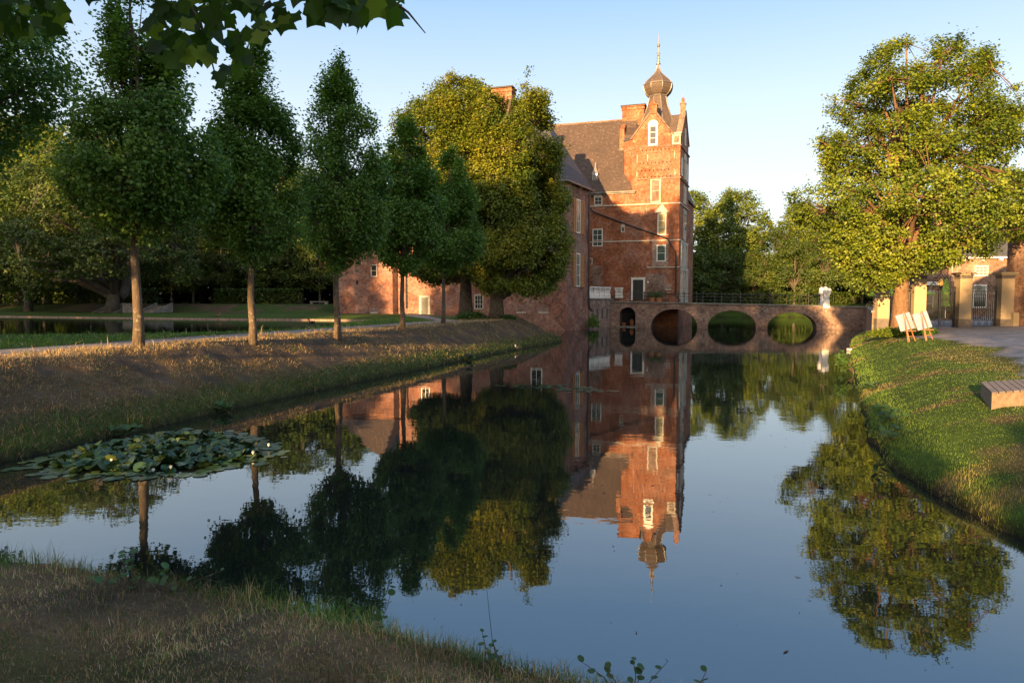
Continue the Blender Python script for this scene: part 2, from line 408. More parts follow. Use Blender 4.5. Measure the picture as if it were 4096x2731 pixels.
def terrain(P):
    X = P[:, 0]; Y = P[:, 1]; d = sdf(P, MOAT); dp = sdf(P, POND)
    d = d + .06 * vnoise(P, 2.2, 3) * (d > -.5) + .03 * vnoise(P, 7, 5)
    near = (Y < 7) & (X > -14) & (X < 5) & (X > -7.6 + (Y - 5) * .55)
    right = (X > 4) & (Y < 7) | (X > 5 + (Y - 7) * .33) & (Y >= 7) & (Y < 100)
    back = (Y > 98) & (X > -25)
    zl = np.interp(d, [0, .12, .4, 3.0, 3.6, 4.5, 9], [-.05, .16, .30, 1.45, 1.58, 1.6, 1.6])
    zl = zl + .04 * vnoise(P, 1.1) * sm(d / 1) * (d < 5)
    zl = zl + .38 * np.exp(-((X + 2.5) ** 2 + (Y - 54) ** 2) / 60) * sm(d / 4)
    zp = np.interp(dp, [-3, -.4, 0, .25, .6, 3.2], [.3, .9, 1.22, 1.3, 1.38, 1.62])
    zl = np.minimum(zl, zp)
    dl = (X + 17) * .381 + (Y - 68.5) * .924
    zl = np.where(X < -10, np.maximum(zl, np.where(dl > 0, 1.38 + 1.15 * sm(dl / 7.0) * sm((-18.6 - X) / 4), zl)), zl)
    zr = np.interp(d, [0, .1, .4, 2.2, 5, 10, 30], [-.05, .16, .32, .98, 1.3, 1.45, 1.5])
    zr = zr + .03 * vnoise(P, .9, 9) * sm(d / 2) + .9 * sm((Y - 60) / 9) * sm((46 - X) / 6)
    kb = np.exp(-((X - 10.4) ** 2 + (Y - 13.6) ** 2) / 3.2); zr = zr * (1 - kb) + .93 * kb
    zb = np.interp(d, [0, .5, 6], [0, .4, 2.4])
    zn = np.interp(d, [0, .05, .15, .3, 1, 3, 8], [-.15, .40, .70, .82, .95, 1.25, 1.42]) + .05 * vnoise(P, 1.3, 2) * sm(d / 1.2) + .02 * vnoise(P, 5, 2) * sm(d / .6)
    z = np.where(near, zn, np.where(right, zr, np.where(back, zb, zl)))
    z = np.where(d < 0, np.maximum(-1.4, d * 1.2 - .05), z)
    zone = np.where(near, 1, np.where(right, 2, np.where(back, 3, 0)))
    return z, d, dp, dl, zone
def gz(x, y): return float(terrain(np.array([[x, y]], float))[0][0])

# path centre line on the left bank: distance 4.8..6.8 from the moat
GRAVEL = np.array([(16.6, 23.2), (14.6, 20.2), (12.2, 16.2), (11.6, 12), (20, 8), (60, 20), (60, 70), (33, 70), (25.5, 44.5), (23.5, 43), (22.0, 38.5), (20.6, 34.5), (19.4, 29.5), (18.2, 26)], float)
def path_mask(P, d, zone):
    w = .12 * vnoise(P, .8, 7)
    c = np.minimum(sm((d + w - 4.75) / .25), sm((6.9 + w - d) / .25))
    X = P[:, 0]; Y = P[:, 1]
    c = c * (zone == 0) * (Y > 8) * sm((48.5 - Y) / 2) * (X > -40)
    Q = (X + 1.0) * .35 + (Y - 50)    # bends towards the castle door
    c2 = (np.abs(X + 4.6 + (Y - 47) * .27 + .2 * vnoise(P, .2)) < .85) & (Y > 46.5) & (Y < 66)
    return np.maximum(c, np.where((zone == 0) & c2, 1.0, 0))
def build_ground():
    rs = np.concatenate([[.01, 1.0], np.geomspace(1.8, 10, 90)[:-1], np.geomspace(10, 90, 190)[:-1], np.geomspace(90, 150, 60)[:-1], np.geomspace(150, 900, 16)])
    an = np.concatenate([np.linspace(-42, 42, 420), np.linspace(42, 318, 120)[1:-1]]) * pi / 180
    R, A = np.meshgrid(rs, an, indexing='ij'); P = np.stack([R.ravel() * np.sin(A.ravel()), R.ravel() * np.cos(A.ravel())], 1)
    z, d, dp, dl, zone = terrain(P)
    nr, na = R.shape
    i = np.arange(nr - 1)[:, None] * na; j = np.arange(na)[None, :]; j2 = (j + 1) % na
    f = np.stack([(i + j).ravel(), (i + j2).ravel(), (i + na + j2).ravel(), (i + na + j).ravel()], 1)[:, ::-1]
    n1 = vnoise(P, .45, 1)[:, None]; n2 = vnoise(P, 1.7, 2)[:, None]; n3 = vnoise(P, .16, 4)[:, None]
    dry = np.array([.25, .175, .10]); brown = np.array([.15, .118, .075]); green = np.array([.075, .13, .022]); soil = np.array([.11, .092, .08]); gravel = np.array([.44, .40, .375])
    def mx(a, b, k): return a * (1 - k) + b * k
    D = d[:, None]
    c = mx(brown[None], dry[None], sm((n1 + .6 + n2 * .5) / 1.4))
    c = mx(c, soil[None], sm((n2 + n1 * .7 - .25) * 2) * .8)
    left = mx(c, green[None] * .8, sm((1.5 - D) / 1.2) * .75)
    left = mx(left, dry[None] * 1.15, sm((D - 3.2) / .5) * .8)
    left = mx(left, green[None], sm((D - 6.8) / .5))
    left = mx(left, mx(dry * .6, green * .9, sm(n1 + .4))[:, :] if False else mx((dry * .55)[None], (green * .9)[None], sm(n1 + .5)), sm((dl[:, None] - .5) / 1.5) * (P[:, :1] < -10))
    rg = mx(green[None] * 1.1, dry[None] * .75, sm((n1 + n2 * .6 - .1) * 1.6) * (.35 + .5 * sm((3.5 - D) / 2)))
    ng = mx(mx(brown[None], dry[None], sm(n2 + .5)), green[None] * .8, sm((n1 + .1) * 2) * .5)
    ng = mx(ng, soil[None], sm((n3 + n2 * .6 - .15) * 3) * .8)
    Z = zone[:, None]
    c = np.where(Z == 1, ng, np.where(Z == 2, rg, np.where(Z == 3, green[None] * .9 * np.ones_like(left), left)))
    c = c * .88
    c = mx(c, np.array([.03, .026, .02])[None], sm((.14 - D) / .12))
    pm = path_mask(P, d, zone)[:, None]
    g = sdf(P, GRAVEL) + .5 * vnoise(P, .5, 8) + .15 * vnoise(P, 2.5, 8)
    pm = np.maximum(pm, (sm(-g / .5 + .3) * (zone == 2))[:, None])
    c = mx(c, gravel[None] * (1 + .12 * n2), pm)
    v = np.column_stack([P, z])
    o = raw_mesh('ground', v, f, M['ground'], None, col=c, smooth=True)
    tag(o, kind='structure')
build_ground()
w = MB(); w.poly([(-60, -60, 0), (140, -60, 0), (140, 180, 0), (-60, 180, 0)])
tag(w.build('moat_water', M['water']), kind='structure')
w = MB(); w.poly([(x, y, 1.2) for x, y in POND])
tag(w.build('pond_water', M['pond']), kind='structure')

# ------------------------------------------------------------------ foliage tools
def inpoly(x, z, poly):
    ins = np.zeros(len(x), bool); n = len(poly)
    for i in range(n):
        a = poly[i]; b = poly[(i + 1) % n]
        c = (a[1] > z) != (b[1] > z)
        xi = a[0] + (z - a[1]) * (b[0] - a[0]) / ((b[1] - a[1]) or 1e-9)
        ins ^= c & (x < xi)
    return ins
def leaf_geo(rng, C, size, val, up=.35, droop=0.0, aspect=.75, out=None):
    n = len(C)
    nv = rng.normal(size=(n, 3)); nv[:, 2] = np.abs(nv[:, 2]) + up
    if out is not None: nv += out * .7
    nv /= np.linalg.norm(nv, axis=1)[:, None]
    t = rng.normal(size=(n, 3)); t[:, 2] -= droop
    t -= (t * nv).sum(1)[:, None] * nv; t /= np.linalg.norm(t, axis=1)[:, None] + 1e-9
    b = np.cross(nv, t); s = (size * rng.uniform(.65, 1.3, n))[:, None]
    v = np.empty((n, 4, 3)); v[:, 0] = C - t * s * .5
    v[:, 1] = C + b * s * aspect * .5 - t * s * .05 + nv * s * .12
    v[:, 2] = C + t * s * .5; v[:, 3] = C - b * s * aspect * .5 - t * s * .05 + nv * s * .12
    i = np.arange(n)[:, None] * 4
    f = np.concatenate([i + [[0, 1, 2]], i + [[0, 2, 3]]], 0)
    col = np.repeat(np.clip(val, 0, 1), 4)[:, None] * np.ones((1, 3))
    return v.reshape(-1, 3), f, col
def clusters_in_outline(rng, outline, n, ys=.8, thr=-.12, nf=.45, seed=0, shell=.5):
    ol = np.array(outline, float); x0, z0 = ol.min(0); x1, z1 = ol.max(0)
    zs = np.linspace(z0 + .02, z1 - .02, 60); L = []; Rr = []
    gx = np.linspace(x0, x1, 200)
    for z in zs:
        k = inpoly(gx, np.full(200, z), ol)
        if k.any(): L.append(gx[k].min()); Rr.append(gx[k].max())
        else: L.append(0); Rr.append(.1)
    L = np.array(L); Rr = np.array(Rr); out = []; tries = 0
    while len(out) < n and tries < 40:
        tries += 1; m = n * 3
        x = rng.uniform(x0, x1, m); z = rng.uniform(z0, z1, m); k = inpoly(x, z, ol); x = x[k]; z = z[k]
        l = np.interp(z, zs, L); r = np.interp(z, zs, Rr); c = (l + r) / 2; h = (r - l) / 2 + .05
        ym = np.sqrt(np.clip(1 - ((x - c) / h) ** 2, 0, 1)) * h * ys
        y = rng.choice([-1, 1], len(x)) * ym * rng.uniform(0, 1, len(x)) ** shell
        for p in zip(x, y, z):
            if mnoise.noise(Vector((p[0] * nf + seed, p[1] * nf, p[2] * nf * 1.2))) > thr: out.append(p)
            if len(out) >= n: break
    return np.array(out), (zs, L, Rr)
def grow_crown(seed, outline, ncl, per, cr, leaf, ys=.8, thr=-.12, nf=.45, flat=.65, droop=.3, vbias=.0, shell=.5, nlimb=26, tr=.25, tz0=0.0, zbase=0, lean=(0, 0), double=False, twig=.012, flare=1.35, trtop=.16, spike=0.0):
    """returns (crown geometry, wood MB)"""
    rng = np.random.default_rng(seed); random.seed(seed)
    cl, (zs, L, Rr) = clusters_in_outline(rng, outline, ncl, ys, thr, nf, seed * 3.1, shell)
    nC = len(cl); cv = rng.uniform(.15, .7, nC) + np.array([.45 * mnoise.noise(Vector(p) * .55) for p in cl])
    idx = np.repeat(np.arange(nC), per)
    off = rng.normal(size=(len(idx), 3)) * (cr * rng.uniform(.6, 1.25, nC))[idx][:, None]; off[:, 2] *= flat
    if spike:
        rad = cl * np.array([1, 1, 0]); rad /= np.linalg.norm(rad, axis=1)[:, None] + .3
        sd_ = rad * .55 + np.array([0, 0, 1]); sd_ /= np.linalg.norm(sd_, axis=1)[:, None]
        off = off * (1 - .35 * spike) + sd_[idx] * (rng.uniform(-1, 1.6, len(idx)) * cr * spike * 1.3)[:, None]
    P = cl[idx] + off
    ctr = np.array([0, 0, np.mean(cl[:, 2])]); o = P - ctr; o /= np.linalg.norm(o, axis=1)[:, None] + 1e-6
    val = cv[idx] + rng.normal(size=len(idx)) * .16 + vbias
    v, f, c = leaf_geo(rng, P, leaf, val, droop=droop, out=o)
    mb = MB(); top = zs[-1]
    cz = lambda z: np.interp(z, zs, (L + Rr) / 2)
    zt = zs[0] + (top - zs[0]) * .9
    hs = np.linspace(tz0 - .25, zt, 12); tp = []
    for i, h in enumerate(hs):
        k = max(0, (h - zs[0]) / (top - zs[0]))
        tp.append(Vector((cz(h) * sm(np.array(k * 1.2)) + lean[0] * (h - tz0) * (1 - k) + random.uniform(-.04, .04) * (i > 0), lean[1] * (h - tz0) + random.uniform(-.05, .05) * (i > 1), h)))
    rr = [tr * (flare if i == 0 else (1.08 if i == 1 else 1)) * (1 - (1 - trtop) * i / 11) for i in range(12)]
    mb.tube(tp, rr, 10)
    def tpt(h):
        h = min(max(h, hs[0]), hs[-1]); i = int((h - hs[0]) / (hs[1] - hs[0])); i = min(i, 10)
        a = (h - hs[i]) / (hs[1] - hs[0]); return tp[i].lerp(tp[i + 1], a), rr[i] * (1 - a) + rr[i + 1] * a
    limbs = []
    pick = rng.choice(nC, min(nlimb, nC), replace=False)
    for k in pick:
        q = Vector(cl[k]); hz = zs[0] + (q.z - zs[0]) * random.uniform(.25, .6) - .3
        hd = sqrt(q.x ** 2 + q.y ** 2); hz = min(hz, q.z - .35 * hd) if q.z - .35 * hd > zs[0] - .4 else max(zs[0] - .3, hz * .5 + zs[0] * .5)
        a, ra = tpt(hz); m1 = a.lerp(q, .45) + Vector((random.uniform(-.2, .2), random.uniform(-.2, .2), .12 * (q - a).length)) * .8
        pts = [a, a.lerp(m1, .5) + Vector((0, 0, .03)), m1, m1.lerp(q, .5), q]
        r0 = min(ra * .6, .02 + .035 * (q - a).length * (tr / .25) ** .5)
        mb.tube(pts, [r0, r0 * .8, r0 * .6, r0 * .4, r0 * .15], 6, cap=False); limbs += pts[1:]
    LP = np.array([tuple(p) for p in limbs])
    for k in range(0, nC, 2):
        d2 = ((LP - cl[k]) ** 2).sum(1); q = LP[d2.argmin()]
        m = (Vector(q) + Vector(cl[k])) / 2 + Vector((0, 0, .08))
        mb.tube([Vector(q), m, Vector(cl[k])], [twig * 1.6, twig, twig * .5], 3, cap=False)
    return (v, f, c), mb
def make_tree(name, loc, geo, mb, leafmat, barkmat, label, cat, group=None, rz=0):
    root = empty(name, loc, rz); tag(root, label, cat, group)
    v, f, c = geo
    raw_mesh('crown', v, f, leafmat, root, col=c)
    mb.build('trunk', barkmat, root, smooth=True)
    return root
def copy_tree(src, loc, rz, s, label=None, group=None):
    r = src.copy(); COL.objects.link(r); r.location = loc; r.rotation_euler = (0, 0, rz)
    r.scale = s if hasattr(s, '__len__') else (s, s, s)
    if label: r['label'] = label
    if group: r['group'] = group
    for ch in list(src.children):
        c = ch.copy(); COL.objects.link(c); c.parent = r
        for g in list(ch.children):
            q = g.copy(); COL.objects.link(q); q.parent = c
    return r

# ------------------------------------------------------------------ the linden row on the left bank
def lift(ol, z0): return [(x, z - z0) for x, z in ol]
rows = [
 ((-11.3, 20.6), [(.2, 12.7), (.9, 11.0), (1.7, 9.3), (2.5, 7.8), (2.7, 6.6), (1.9, 5.4), (.4, 4.9), (-1.0, 5.1), (-1.8, 6.3), (-1.6, 7.6), (-1.1, 9.0), (-.7, 10.8)], .17, 'tallest linden of the path row, its trunk lit orange by the low sun'),
 ((-9.2, 24.2), [(.4, 11.6), (1.1, 10.5), (1.8, 8.4), (2.0, 6.6), (1.7, 5.2), (.1, 4.4), (-1.3, 5.2), (-1.7, 6.6), (-1.3, 8.4), (-.5, 10.4)], .15, 'second linden of the path row from the left, trunk grey against the pond'),
 ((-7.4, 28.9), [(.3, 12.5), (1.1, 10.9), (2.0, 10.2), (2.3, 7.9), (2.2, 5.9), (1.4, 4.9), (.1, 4.2), (-1.0, 4.9), (-1.5, 6.8), (-1.5, 9.3), (-.9, 11.3)], .16, 'middle linden of the path row, beside the left edge of the west castle tower'),
 ((-5.6, 34.9), [(.4, 11.7), (1.4, 10.2), (2.2, 7.8), (1.9, 5.6), (.1, 4.4), (-1.2, 5.2), (-1.7, 7.6), (-.9, 10.2)], .15, 'fourth linden of the path row, before the right edge of the west castle tower'),
 ((-4.1, 40.7), [(.6, 11.4), (1.9, 9.7), (2.5, 7.4), (2.4, 5.5), (.3, 4.5), (-1.5, 5.5), (-1.8, 8.4), (-.7, 10.4)], .14, 'farthest linden of the path row, where the gravel path bends')]
for i, ((x, y), ol, tr, lab) in enumerate(rows):
    z0 = gz(x, y)
    ol2 = lift(ol, z0)
    zt_ = max(z for x, z in ol2); ol2 = [(x * (.82 + .16 * min(1, max(0, (zt_ - z) / 4.5 - .4))), z + .5 * (z > zt_ - .3)) for x, z in ol2]; tr *= .88
    geo, mb = grow_crown(11 + i, ol2, 1250 if i < 3 else 950, 34, .22, .12 if i < 3 else .14, ys=.95, thr=-.02, nf=.95, droop=.8, nlimb=44, tr=tr, shell=.6, flat=.9, twig=.008, spike=.9, vbias=.05)
    make_tree('linden_tree', (x, y, z0), geo, mb, M['leaf_linden'], M['bark'], lab, 'tree', 'lindens in a row along the gravel path')

# ------------------------------------------------------------------ two big trees before the castle
big1 = [(2.8, 23.3), (3.5, 22), (4.3, 21.2), (4.2, 19.8), (5.1, 18.5), (5.8, 16.2), (5.3, 14.6), (5.5, 13.5), (6.4, 12.0), (5.7, 10.2), (6.4, 8.1), (5.9, 5.6), (5.0, 4.2), (4.1, 2.6), (1.6, 3.9), (-1.0, 3.6), (-3.2, 6.5), (-3.8, 14.3), (-3.4, 17), (-2.0, 21.0), (-.3, 21.6), (1.5, 21.2), (2.1, 22.4)]
big2 = [(-1.1, 24.1), (.7, 23.5), (2.3, 22.2), (3.4, 20.8), (3.6, 16.9), (3.3, 10.8), (2.5, 5.7), (-2.9, 4.6), (-5.3, 5.6), (-5.7, 10.8), (-6.9, 16.9), (-6.8, 19.3), (-4.8, 21.7), (-2.7, 23.3)]
big1 = [(x * .81, 3 + (z - 3) * .81) for x, z in big1]; big2 = [(x * .79, 3 + (z - 3) * .79) for x, z in big2]
for i, (x, y, ol, lab, tr) in enumerate([(-1.13, 50.2, big1, 'large linden with pointed right top and low boughs against the castle corner', .5), (-3.5, 52.0, big2, 'large rounded linden with golden lit top behind the pointed one', .5)]):
    z0 = gz(x, y)
    geo, mb = grow_crown(31 + i, lift(ol, z0), 2600, 52, .33, .17, ys=.85, thr=-.07, nf=.42, spike=.5, droop=.4, vbias=.1, nlimb=40, tr=tr, shell=.45, flat=.55, twig=.02)
    make_tree('big_linden_tree', (x, y, z0), geo, mb, M['leaf_big'], M['bark'], lab, 'tree')

# ------------------------------------------------------------------ the oak on the right
oak = [(x * (.93 if x > 3 else 1), z) for x, z in [(-1.5, 17.6), (-.3, 18.0), (.3, 17.2), (1.1, 17.2), (2.6, 16.6), (3.2, 16.9), (4.2, 17.4), (4.6, 16.2), (4.9, 15.2), (6.7, 13.6), (5.7, 12.6), (7.0, 11.6), (5.5, 10.6), (5.6, 9.8), (7.0, 9.6), (7.4, 6.5), (5.8, 6.6), (4.7, 5.4), (3.6, 5.5), (2.1, 4.9), (.3, 4.5), (-1.2, 3.7), (-2.3, 3.2), (-2.9, 4.5), (-4.0, 5.8), (-4.5, 7.6), (-5.6, 7.7), (-6.6, 9.1), (-5.2, 9.7), (-4.3, 10.0), (-4.2, 10.8), (-4.9, 12.9), (-3.6, 12.9), (-3.3, 13.7), (-4.5, 14.7), (-3.2, 15.0), (-2.9, 16.2)]]
ox, oy = 23.0, 40.4; z0 = gz(ox, oy)
geo, mb = grow_crown(51, lift(oak, z0), 2300, 54, .28, .15, ys=.9, thr=-.08, nf=.55, spike=.35, droop=.2, vbias=.05, nlimb=34, tr=.46, shell=.5, flat=.6, twig=.02, trtop=.3)
make_tree('oak_tree', (ox, oy, z0), geo, mb, M['leaf_oak'], M['bark_oak'], 'broad sunlit oak beside the entrance gate with a thick orange trunk', 'tree')

# ------------------------------------------------------------------ woodland trees (a few kinds, copied)
def bg_proto(seed, kind):
    if kind == 'high': ol = [(0, 27.4), (3.5, 27.0), (5.6, 25.4), (6.2, 20), (5.8, 14), (4.2, 10), (0, 9.4), (-4.2, 10), (-5.9, 14), (-6.2, 20), (-5.6, 25.2), (-3, 27)]  # crown shaped for the unseen shade trees: blocks high, lets low sun under
    if kind == 'round': ol = [(0, 20), (3, 19), (5.5, 16), (6.3, 12), (5.8, 7), (4, 3.5), (0, 3), (-4, 3.3), (-6, 6), (-6.4, 11), (-5.2, 16), (-2.5, 19.2)]
    if kind == 'tall': ol = [(0, 26), (2, 24), (3.5, 21), (3.8, 18), (5.4, 15), (5.2, 10), (4, 7), (0, 6), (-4, 7), (-5, 11), (-4.2, 16), (-4.6, 19), (-3, 23), (-1.4, 25.4)]
    if kind == 'open': ol = [(1, 23), (3, 22.4), (4.2, 20), (6.5, 17), (5.2, 14.5), (7.2, 11.5), (5, 9), (4.5, 6), (0, 5), (-3.6, 6.4), (-5.5, 8.5), (-4.6, 11.5), (-6.8, 14.5), (-5.2, 18), (-3.6, 20), (-2, 22)]
    if kind == 'low': ol = [(0, 12), (2, 11), (3.4, 8.5), (3.5, 5.5), (2.6, 3), (0, 2.2), (-2.8, 3), (-3.6, 5.8), (-3.1, 9), (-1.6, 11.2)]
    return grow_crown(seed, ol, 750 if kind != 'low' else 420, 26, .62 if kind != 'low' else .4, .42 if kind != 'low' else .27, ys=1, thr={'open': -.08}.get(kind, -.2), nf=.35, droop=.3, nlimb=22, tr=.42 if kind != 'low' else .2, shell=.45, flat=.6, twig=.03)
KIND = {}
LABK = {('wood', 'round'): 'dark dense woodland tree standing beyond the pond lawn', ('wood', 'tall'): 'tall dark woodland tree standing beyond the pond lawn', ('wood', 'open'): 'dark open-crowned woodland tree beyond the pond lawn', ('wood', 'low'): 'short dark woodland tree beyond the pond lawn'}
def bg_tree(kind, mat, x, y, rz, s, label, group, z=None, name='woodland_tree'):
    z = gz(x, y) - .1 if z is None else z
    k = (kind, mat)
    if k not in KIND:
        geo, mb = bg_proto(70 + len(KIND), kind)
        if (kind, 'geo') in KIND: crown, trunk = KIND[(kind, 'geo')]
        r = make_tree(name, (x, y, z), geo, mb, M[mat], M['bark_grey'], label, 'tree', group)
        r.rotation_euler = (0, 0, rz); r.scale = (s if hasattr(s, '__len__') else (s, s, s)); KIND[k] = r
        return r
    r = copy_tree(KIND[k], (x, y, z), rz, s, label, group); r.name = name
    return r
R_ = random.Random(5)
# left woodland beyond the pond
gw = 'woodland trees beyond the pond'
for i in range(30):
    t = i / 29.0
    x = -88 + 80 * t + R_.uniform(-1.5, 1.5); y = 108 - 8 * t + (i % 3) * 9 + R_.uniform(-2, 2)
    kd = ['tall', 'round', 'open'][(i * 2 + i // 3) % 3]
    hs = (1.15 - .35 * t) * R_.uniform(.88, 1.05)
    if kd == 'round': hs *= 1.15
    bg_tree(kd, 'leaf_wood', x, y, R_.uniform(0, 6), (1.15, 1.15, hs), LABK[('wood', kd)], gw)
for i in range(16):   # understory
    x = -82 + 4.6 * i + R_.uniform(-1, 1); y = 102 - .5 * i + R_.uniform(-2, 2)
    bg_tree('low', 'leaf_wood', x, y, R_.uniform(0, 6), R_.uniform(.65, .95), LABK[('wood', 'low')], gw)
# nearer park trees at the far bank of the pond
bg_tree('round', 'leaf_wood', -63, 89, .4, (1.1, 1.1, .95), 'park tree with pale slanting trunk at the far left bank of the pond', None, name='park_tree')
geo, mb = grow_crown(91, [(1, 21), (4, 20), (7, 17), (9, 12), (9.5, 6), (8.6, 3.2), (5, 4.4), (2.4, 3.8), (-2, 4.2), (-6, 3.2), (-9, 1.4), (-10, 5), (-11, 9), (-10, 14), (-7, 18), (-3, 20.6)], 1300, 32, .55, .32, ys=.8, thr=-.16, nf=.4, droop=.5, nlimb=34, tr=.75, lean=(.16, 0), flat=.5, twig=.03)
mb.tube([(.5, .1, -.3), (1.4, .1, 2.2), (2.0, 0, 4.6), (2.6, 0, 8)], [.75, .55, .5, .35], 10)
make_tree('leaning_tree', (-46.8, 80, gz(-46.8, 80)), geo, mb, M['leaf_wood'], M['bark_grey'], 'old leaning tree with a split grey trunk beside the garden steps', 'tree')
# big dark tree at the left edge, on the verge between path and pond
geo, mb = grow_crown(95, [(0, 14.5), (2, 14), (3.9, 12), (4.8, 10.2), (4.2, 8.6), (2.0, 7.2), (.6, 5.6), (-1, 4.4), (-3, 4), (-5, 5), (-6, 8), (-5, 12), (-2.5, 14)], 1500, 40, .34, .17, ys=.9, thr=-.14, nf=.55, droop=.7, nlimb=36, tr=.3, flat=.7, twig=.012)
make_tree('maple_tree', (-21.4, 25.6, gz(-21.4, 25.6)), geo, mb, M['leaf_linden'], M['bark'], 'large black-green tree filling the left edge of the picture', 'tree')
# trees lit yellow in the far left
for i, (x, y, s) in enumerate([(-70, 100, 1.18), (-62, 98, 1.12), (-75, 104, 1.25)]):
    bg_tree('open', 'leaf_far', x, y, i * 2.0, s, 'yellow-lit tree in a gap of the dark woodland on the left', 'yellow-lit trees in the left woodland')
# beyond the bridge
gb = 'sunlit trees behind the bridge'
bt = [('open', 36, 139, 1.0), ('open', 44, 134, .98), ('round', 28, 142, 1.05), ('open', 56, 133, .86), ('open', 64, 128, .92), ('round', 74, 130, .9), ('open', 84, 124, .85), ('round', 60, 140, .85), ('open', 70, 118, .72), ('round', 50, 146, .78)]
ORD = ['first', 'second', 'third', 'fourth', 'fifth', 'sixth', 'seventh', 'eighth', 'ninth', 'tenth']
bt.sort(key=lambda q: q[1] / q[2])
for i, (k, x, y, s) in enumerate(bt):
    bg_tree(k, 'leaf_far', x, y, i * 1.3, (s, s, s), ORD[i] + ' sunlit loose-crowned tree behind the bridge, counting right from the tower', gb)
for i, (x, y) in enumerate([(32, 128), (35.5, 127.5), (39, 127), (42, 128.5), (45.5, 129)]):
    bg_tree('low', 'leaf_wood', x, y, i * 1.1, (1.0, 1.0, .98 - .03 * i), ['first', 'second', 'third', 'fourth', 'fifth'][i] + ' rounded tree to the right of the tower, in the row behind the bridge', 'rounded trees behind the bridge')
for i, (x, y, s) in enumerate(sorted([(52, 126, 1.1), (57, 124, 1.15), (62, 121, 1.1), (67, 118, 1.1), (72, 113, 1.1), (75, 106, 1.0), (49.5, 130, 1.2), (66, 110, .7), (60, 113, .6)], key=lambda q: q[0] / q[1])):
    bg_tree('low', 'leaf_wood', x, y, i * 1.7, s, ORD[i] + ' dark bushy tree behind the middle of the bridge, counting from the left', 'dark bushy trees behind the bridge')
for i, (x, y, s) in enumerate([(58, 92, .8), (66, 96, 1.0), (74, 90, 1.1), (70, 82, .9)]):
    bg_tree('round', 'leaf_wood', x, y, i * 1.9, s, 'dark tree standing behind the oak and the gate', 'dark trees behind the oak')
# unseen trees placed behind the camera, sized and spaced to cast the wanted shade
gs = 'unseen shade trees behind the viewpoint'
def qa(q, a): return .894 * q + .448 * a, -.448 * q + .894 * a
for q, a, kd, s, hz in [(-24.9, -12, 'round', .6, .94), (-20.2, -12, 'high', .62, .66), (-15.2, -12, 'tall', .7, 1.04), (-18.1, -11, 'high', .28, .985), (-29.5, -12, 'round', .75, .88), (-35.5, -12, 'round', .75, .85), (-10.8, -12, 'round', .75, 1.0), (-7.0, -17, 'round', .5, .9), (-4.4, -14, 'round', .42, .76),
                        (-52, -10, 'round', 1.2, 1.1), (-60, -14, 'tall', 1.2, .9), (-70, -10, 'round', 1.3, 1.05), (-82, -10, 'round', 1.3, 1.0), (-94, -10, 'round', 1.3, 1.0), (-106, -10, 'tall', 1.4, .9)]:
    x, y = qa(q, a)
    bg_tree(kd, 'leaf_wood', x, y, q, (s, s, hz), 'unseen tall dark tree placed behind the viewpoint to cast shade', gs, z=1.2)
for q, a, s in [(-13.9, -17, .95), (-4.2, -18, .7), (-1.6, -15, .55), (.2, -12, .36), (2.9, -9, .30), (6.0, -13, .55), (8.7, -15, 1.25), (16, -16, 1.0)]:  # unseen low trees added to shade the near ground and gate
    x, y = qa(q, a)
    bg_tree('low', 'leaf_wood', x, y, q, (s, s, s), 'unseen low bushy tree placed behind the viewpoint to cast shade', 'unseen shade bushes behind the viewpoint', z=.9)
# ------------------------------------------------------------------ the castle
CR = (5.325, 67.28, 0); CA = -radians(17)
castle = empty('castle', CR, CA)
tag(castle, 'red brick water castle with a square gabled tower and onion spire', 'castle')
def window(FF, u0, u1, z0, z1, cols=2, rows=3, parent=castle, frame='white', glass='glass', fw=.11, bar=.05, proud=.06, name='window'):
    m = MB()
    FF.box(m, u0, u1, z0, z0 + fw, 0.002, proud); FF.box(m, u0, u1, z1 - fw, z1, 0.002, proud)
    FF.box(m, u0, u0 + fw, z0 + fw, z1 - fw, 0.002, proud); FF.box(m, u1 - fw, u1, z0 + fw, z1 - fw, 0.002, proud)
    g = MB(); FF.box(g, u0 + fw, u1 - fw, z0 + fw, z1 - fw, 0.001, .014); b = m
    for i in range(1, cols):
        u = u0 + fw + (u1 - u0 - 2 * fw) * i / cols; FF.box(b, u - bar / 2, u + bar / 2, z0 + fw, z1 - fw, .014, proud - .015)
    for i in range(1, rows):
        z = z0 + fw + (z1 - z0 - 2 * fw) * i / rows; FF.box(b, u0 + fw, u1 - fw, z - bar / 2, z + bar / 2, .0145, proud - .012)
    o = m.build(name, M[frame], parent); g.build('pane', M[glass], o)
    return o
def part(name, mat, fn, parent=castle, **kw):
    m = MB(); fn(m); return m.build(name, M[mat] if isinstance(mat, str) else mat, parent, **kw)
FS = F((0, 15.0), (1, 0))            # main south front and tower
FE = F((9.85, 15.0), (.64, 7.0))     # tower entrance front (seen edge-on)
FW = F((0, 0), (1.03, 6.3))          # wing, side towards the water
FN = F((0, 0), (1, 0))               # wing, front behind the big trees (u negative)
part('main_wall', 'brick', lambda m: m.prism([(-8, 15), (4.45, 15), (4.45, 24.2), (-8, 24.2)], -1.2, 15.6))
part('rear_wall', 'brick', lambda m: m.prism([(4.6, 22.0), (10.1, 22.0), (10.8, 31), (4.6, 31)], -1.2, 15.6))
part('tower_wall', 'brick', lambda m: m.prism([(4.451, 15), (9.85, 15), (10.49, 22), (4.451, 21.99)], -1.2, 20.62))
part('stair_turret', 'brick', lambda m: m.prism([(3.4, 15.85), (4.42, 15.03), (4.45, 15.03), (4.45, 19.2), (3.4, 19.2)], 14, 21.6))
def _f(m):
    m.prism([(3.3, 15.75), (4.44, 14.9), (4.44, 19.3), (3.3, 19.3)], 21.6, [21.75, 21.75, 23.1, 23.1])
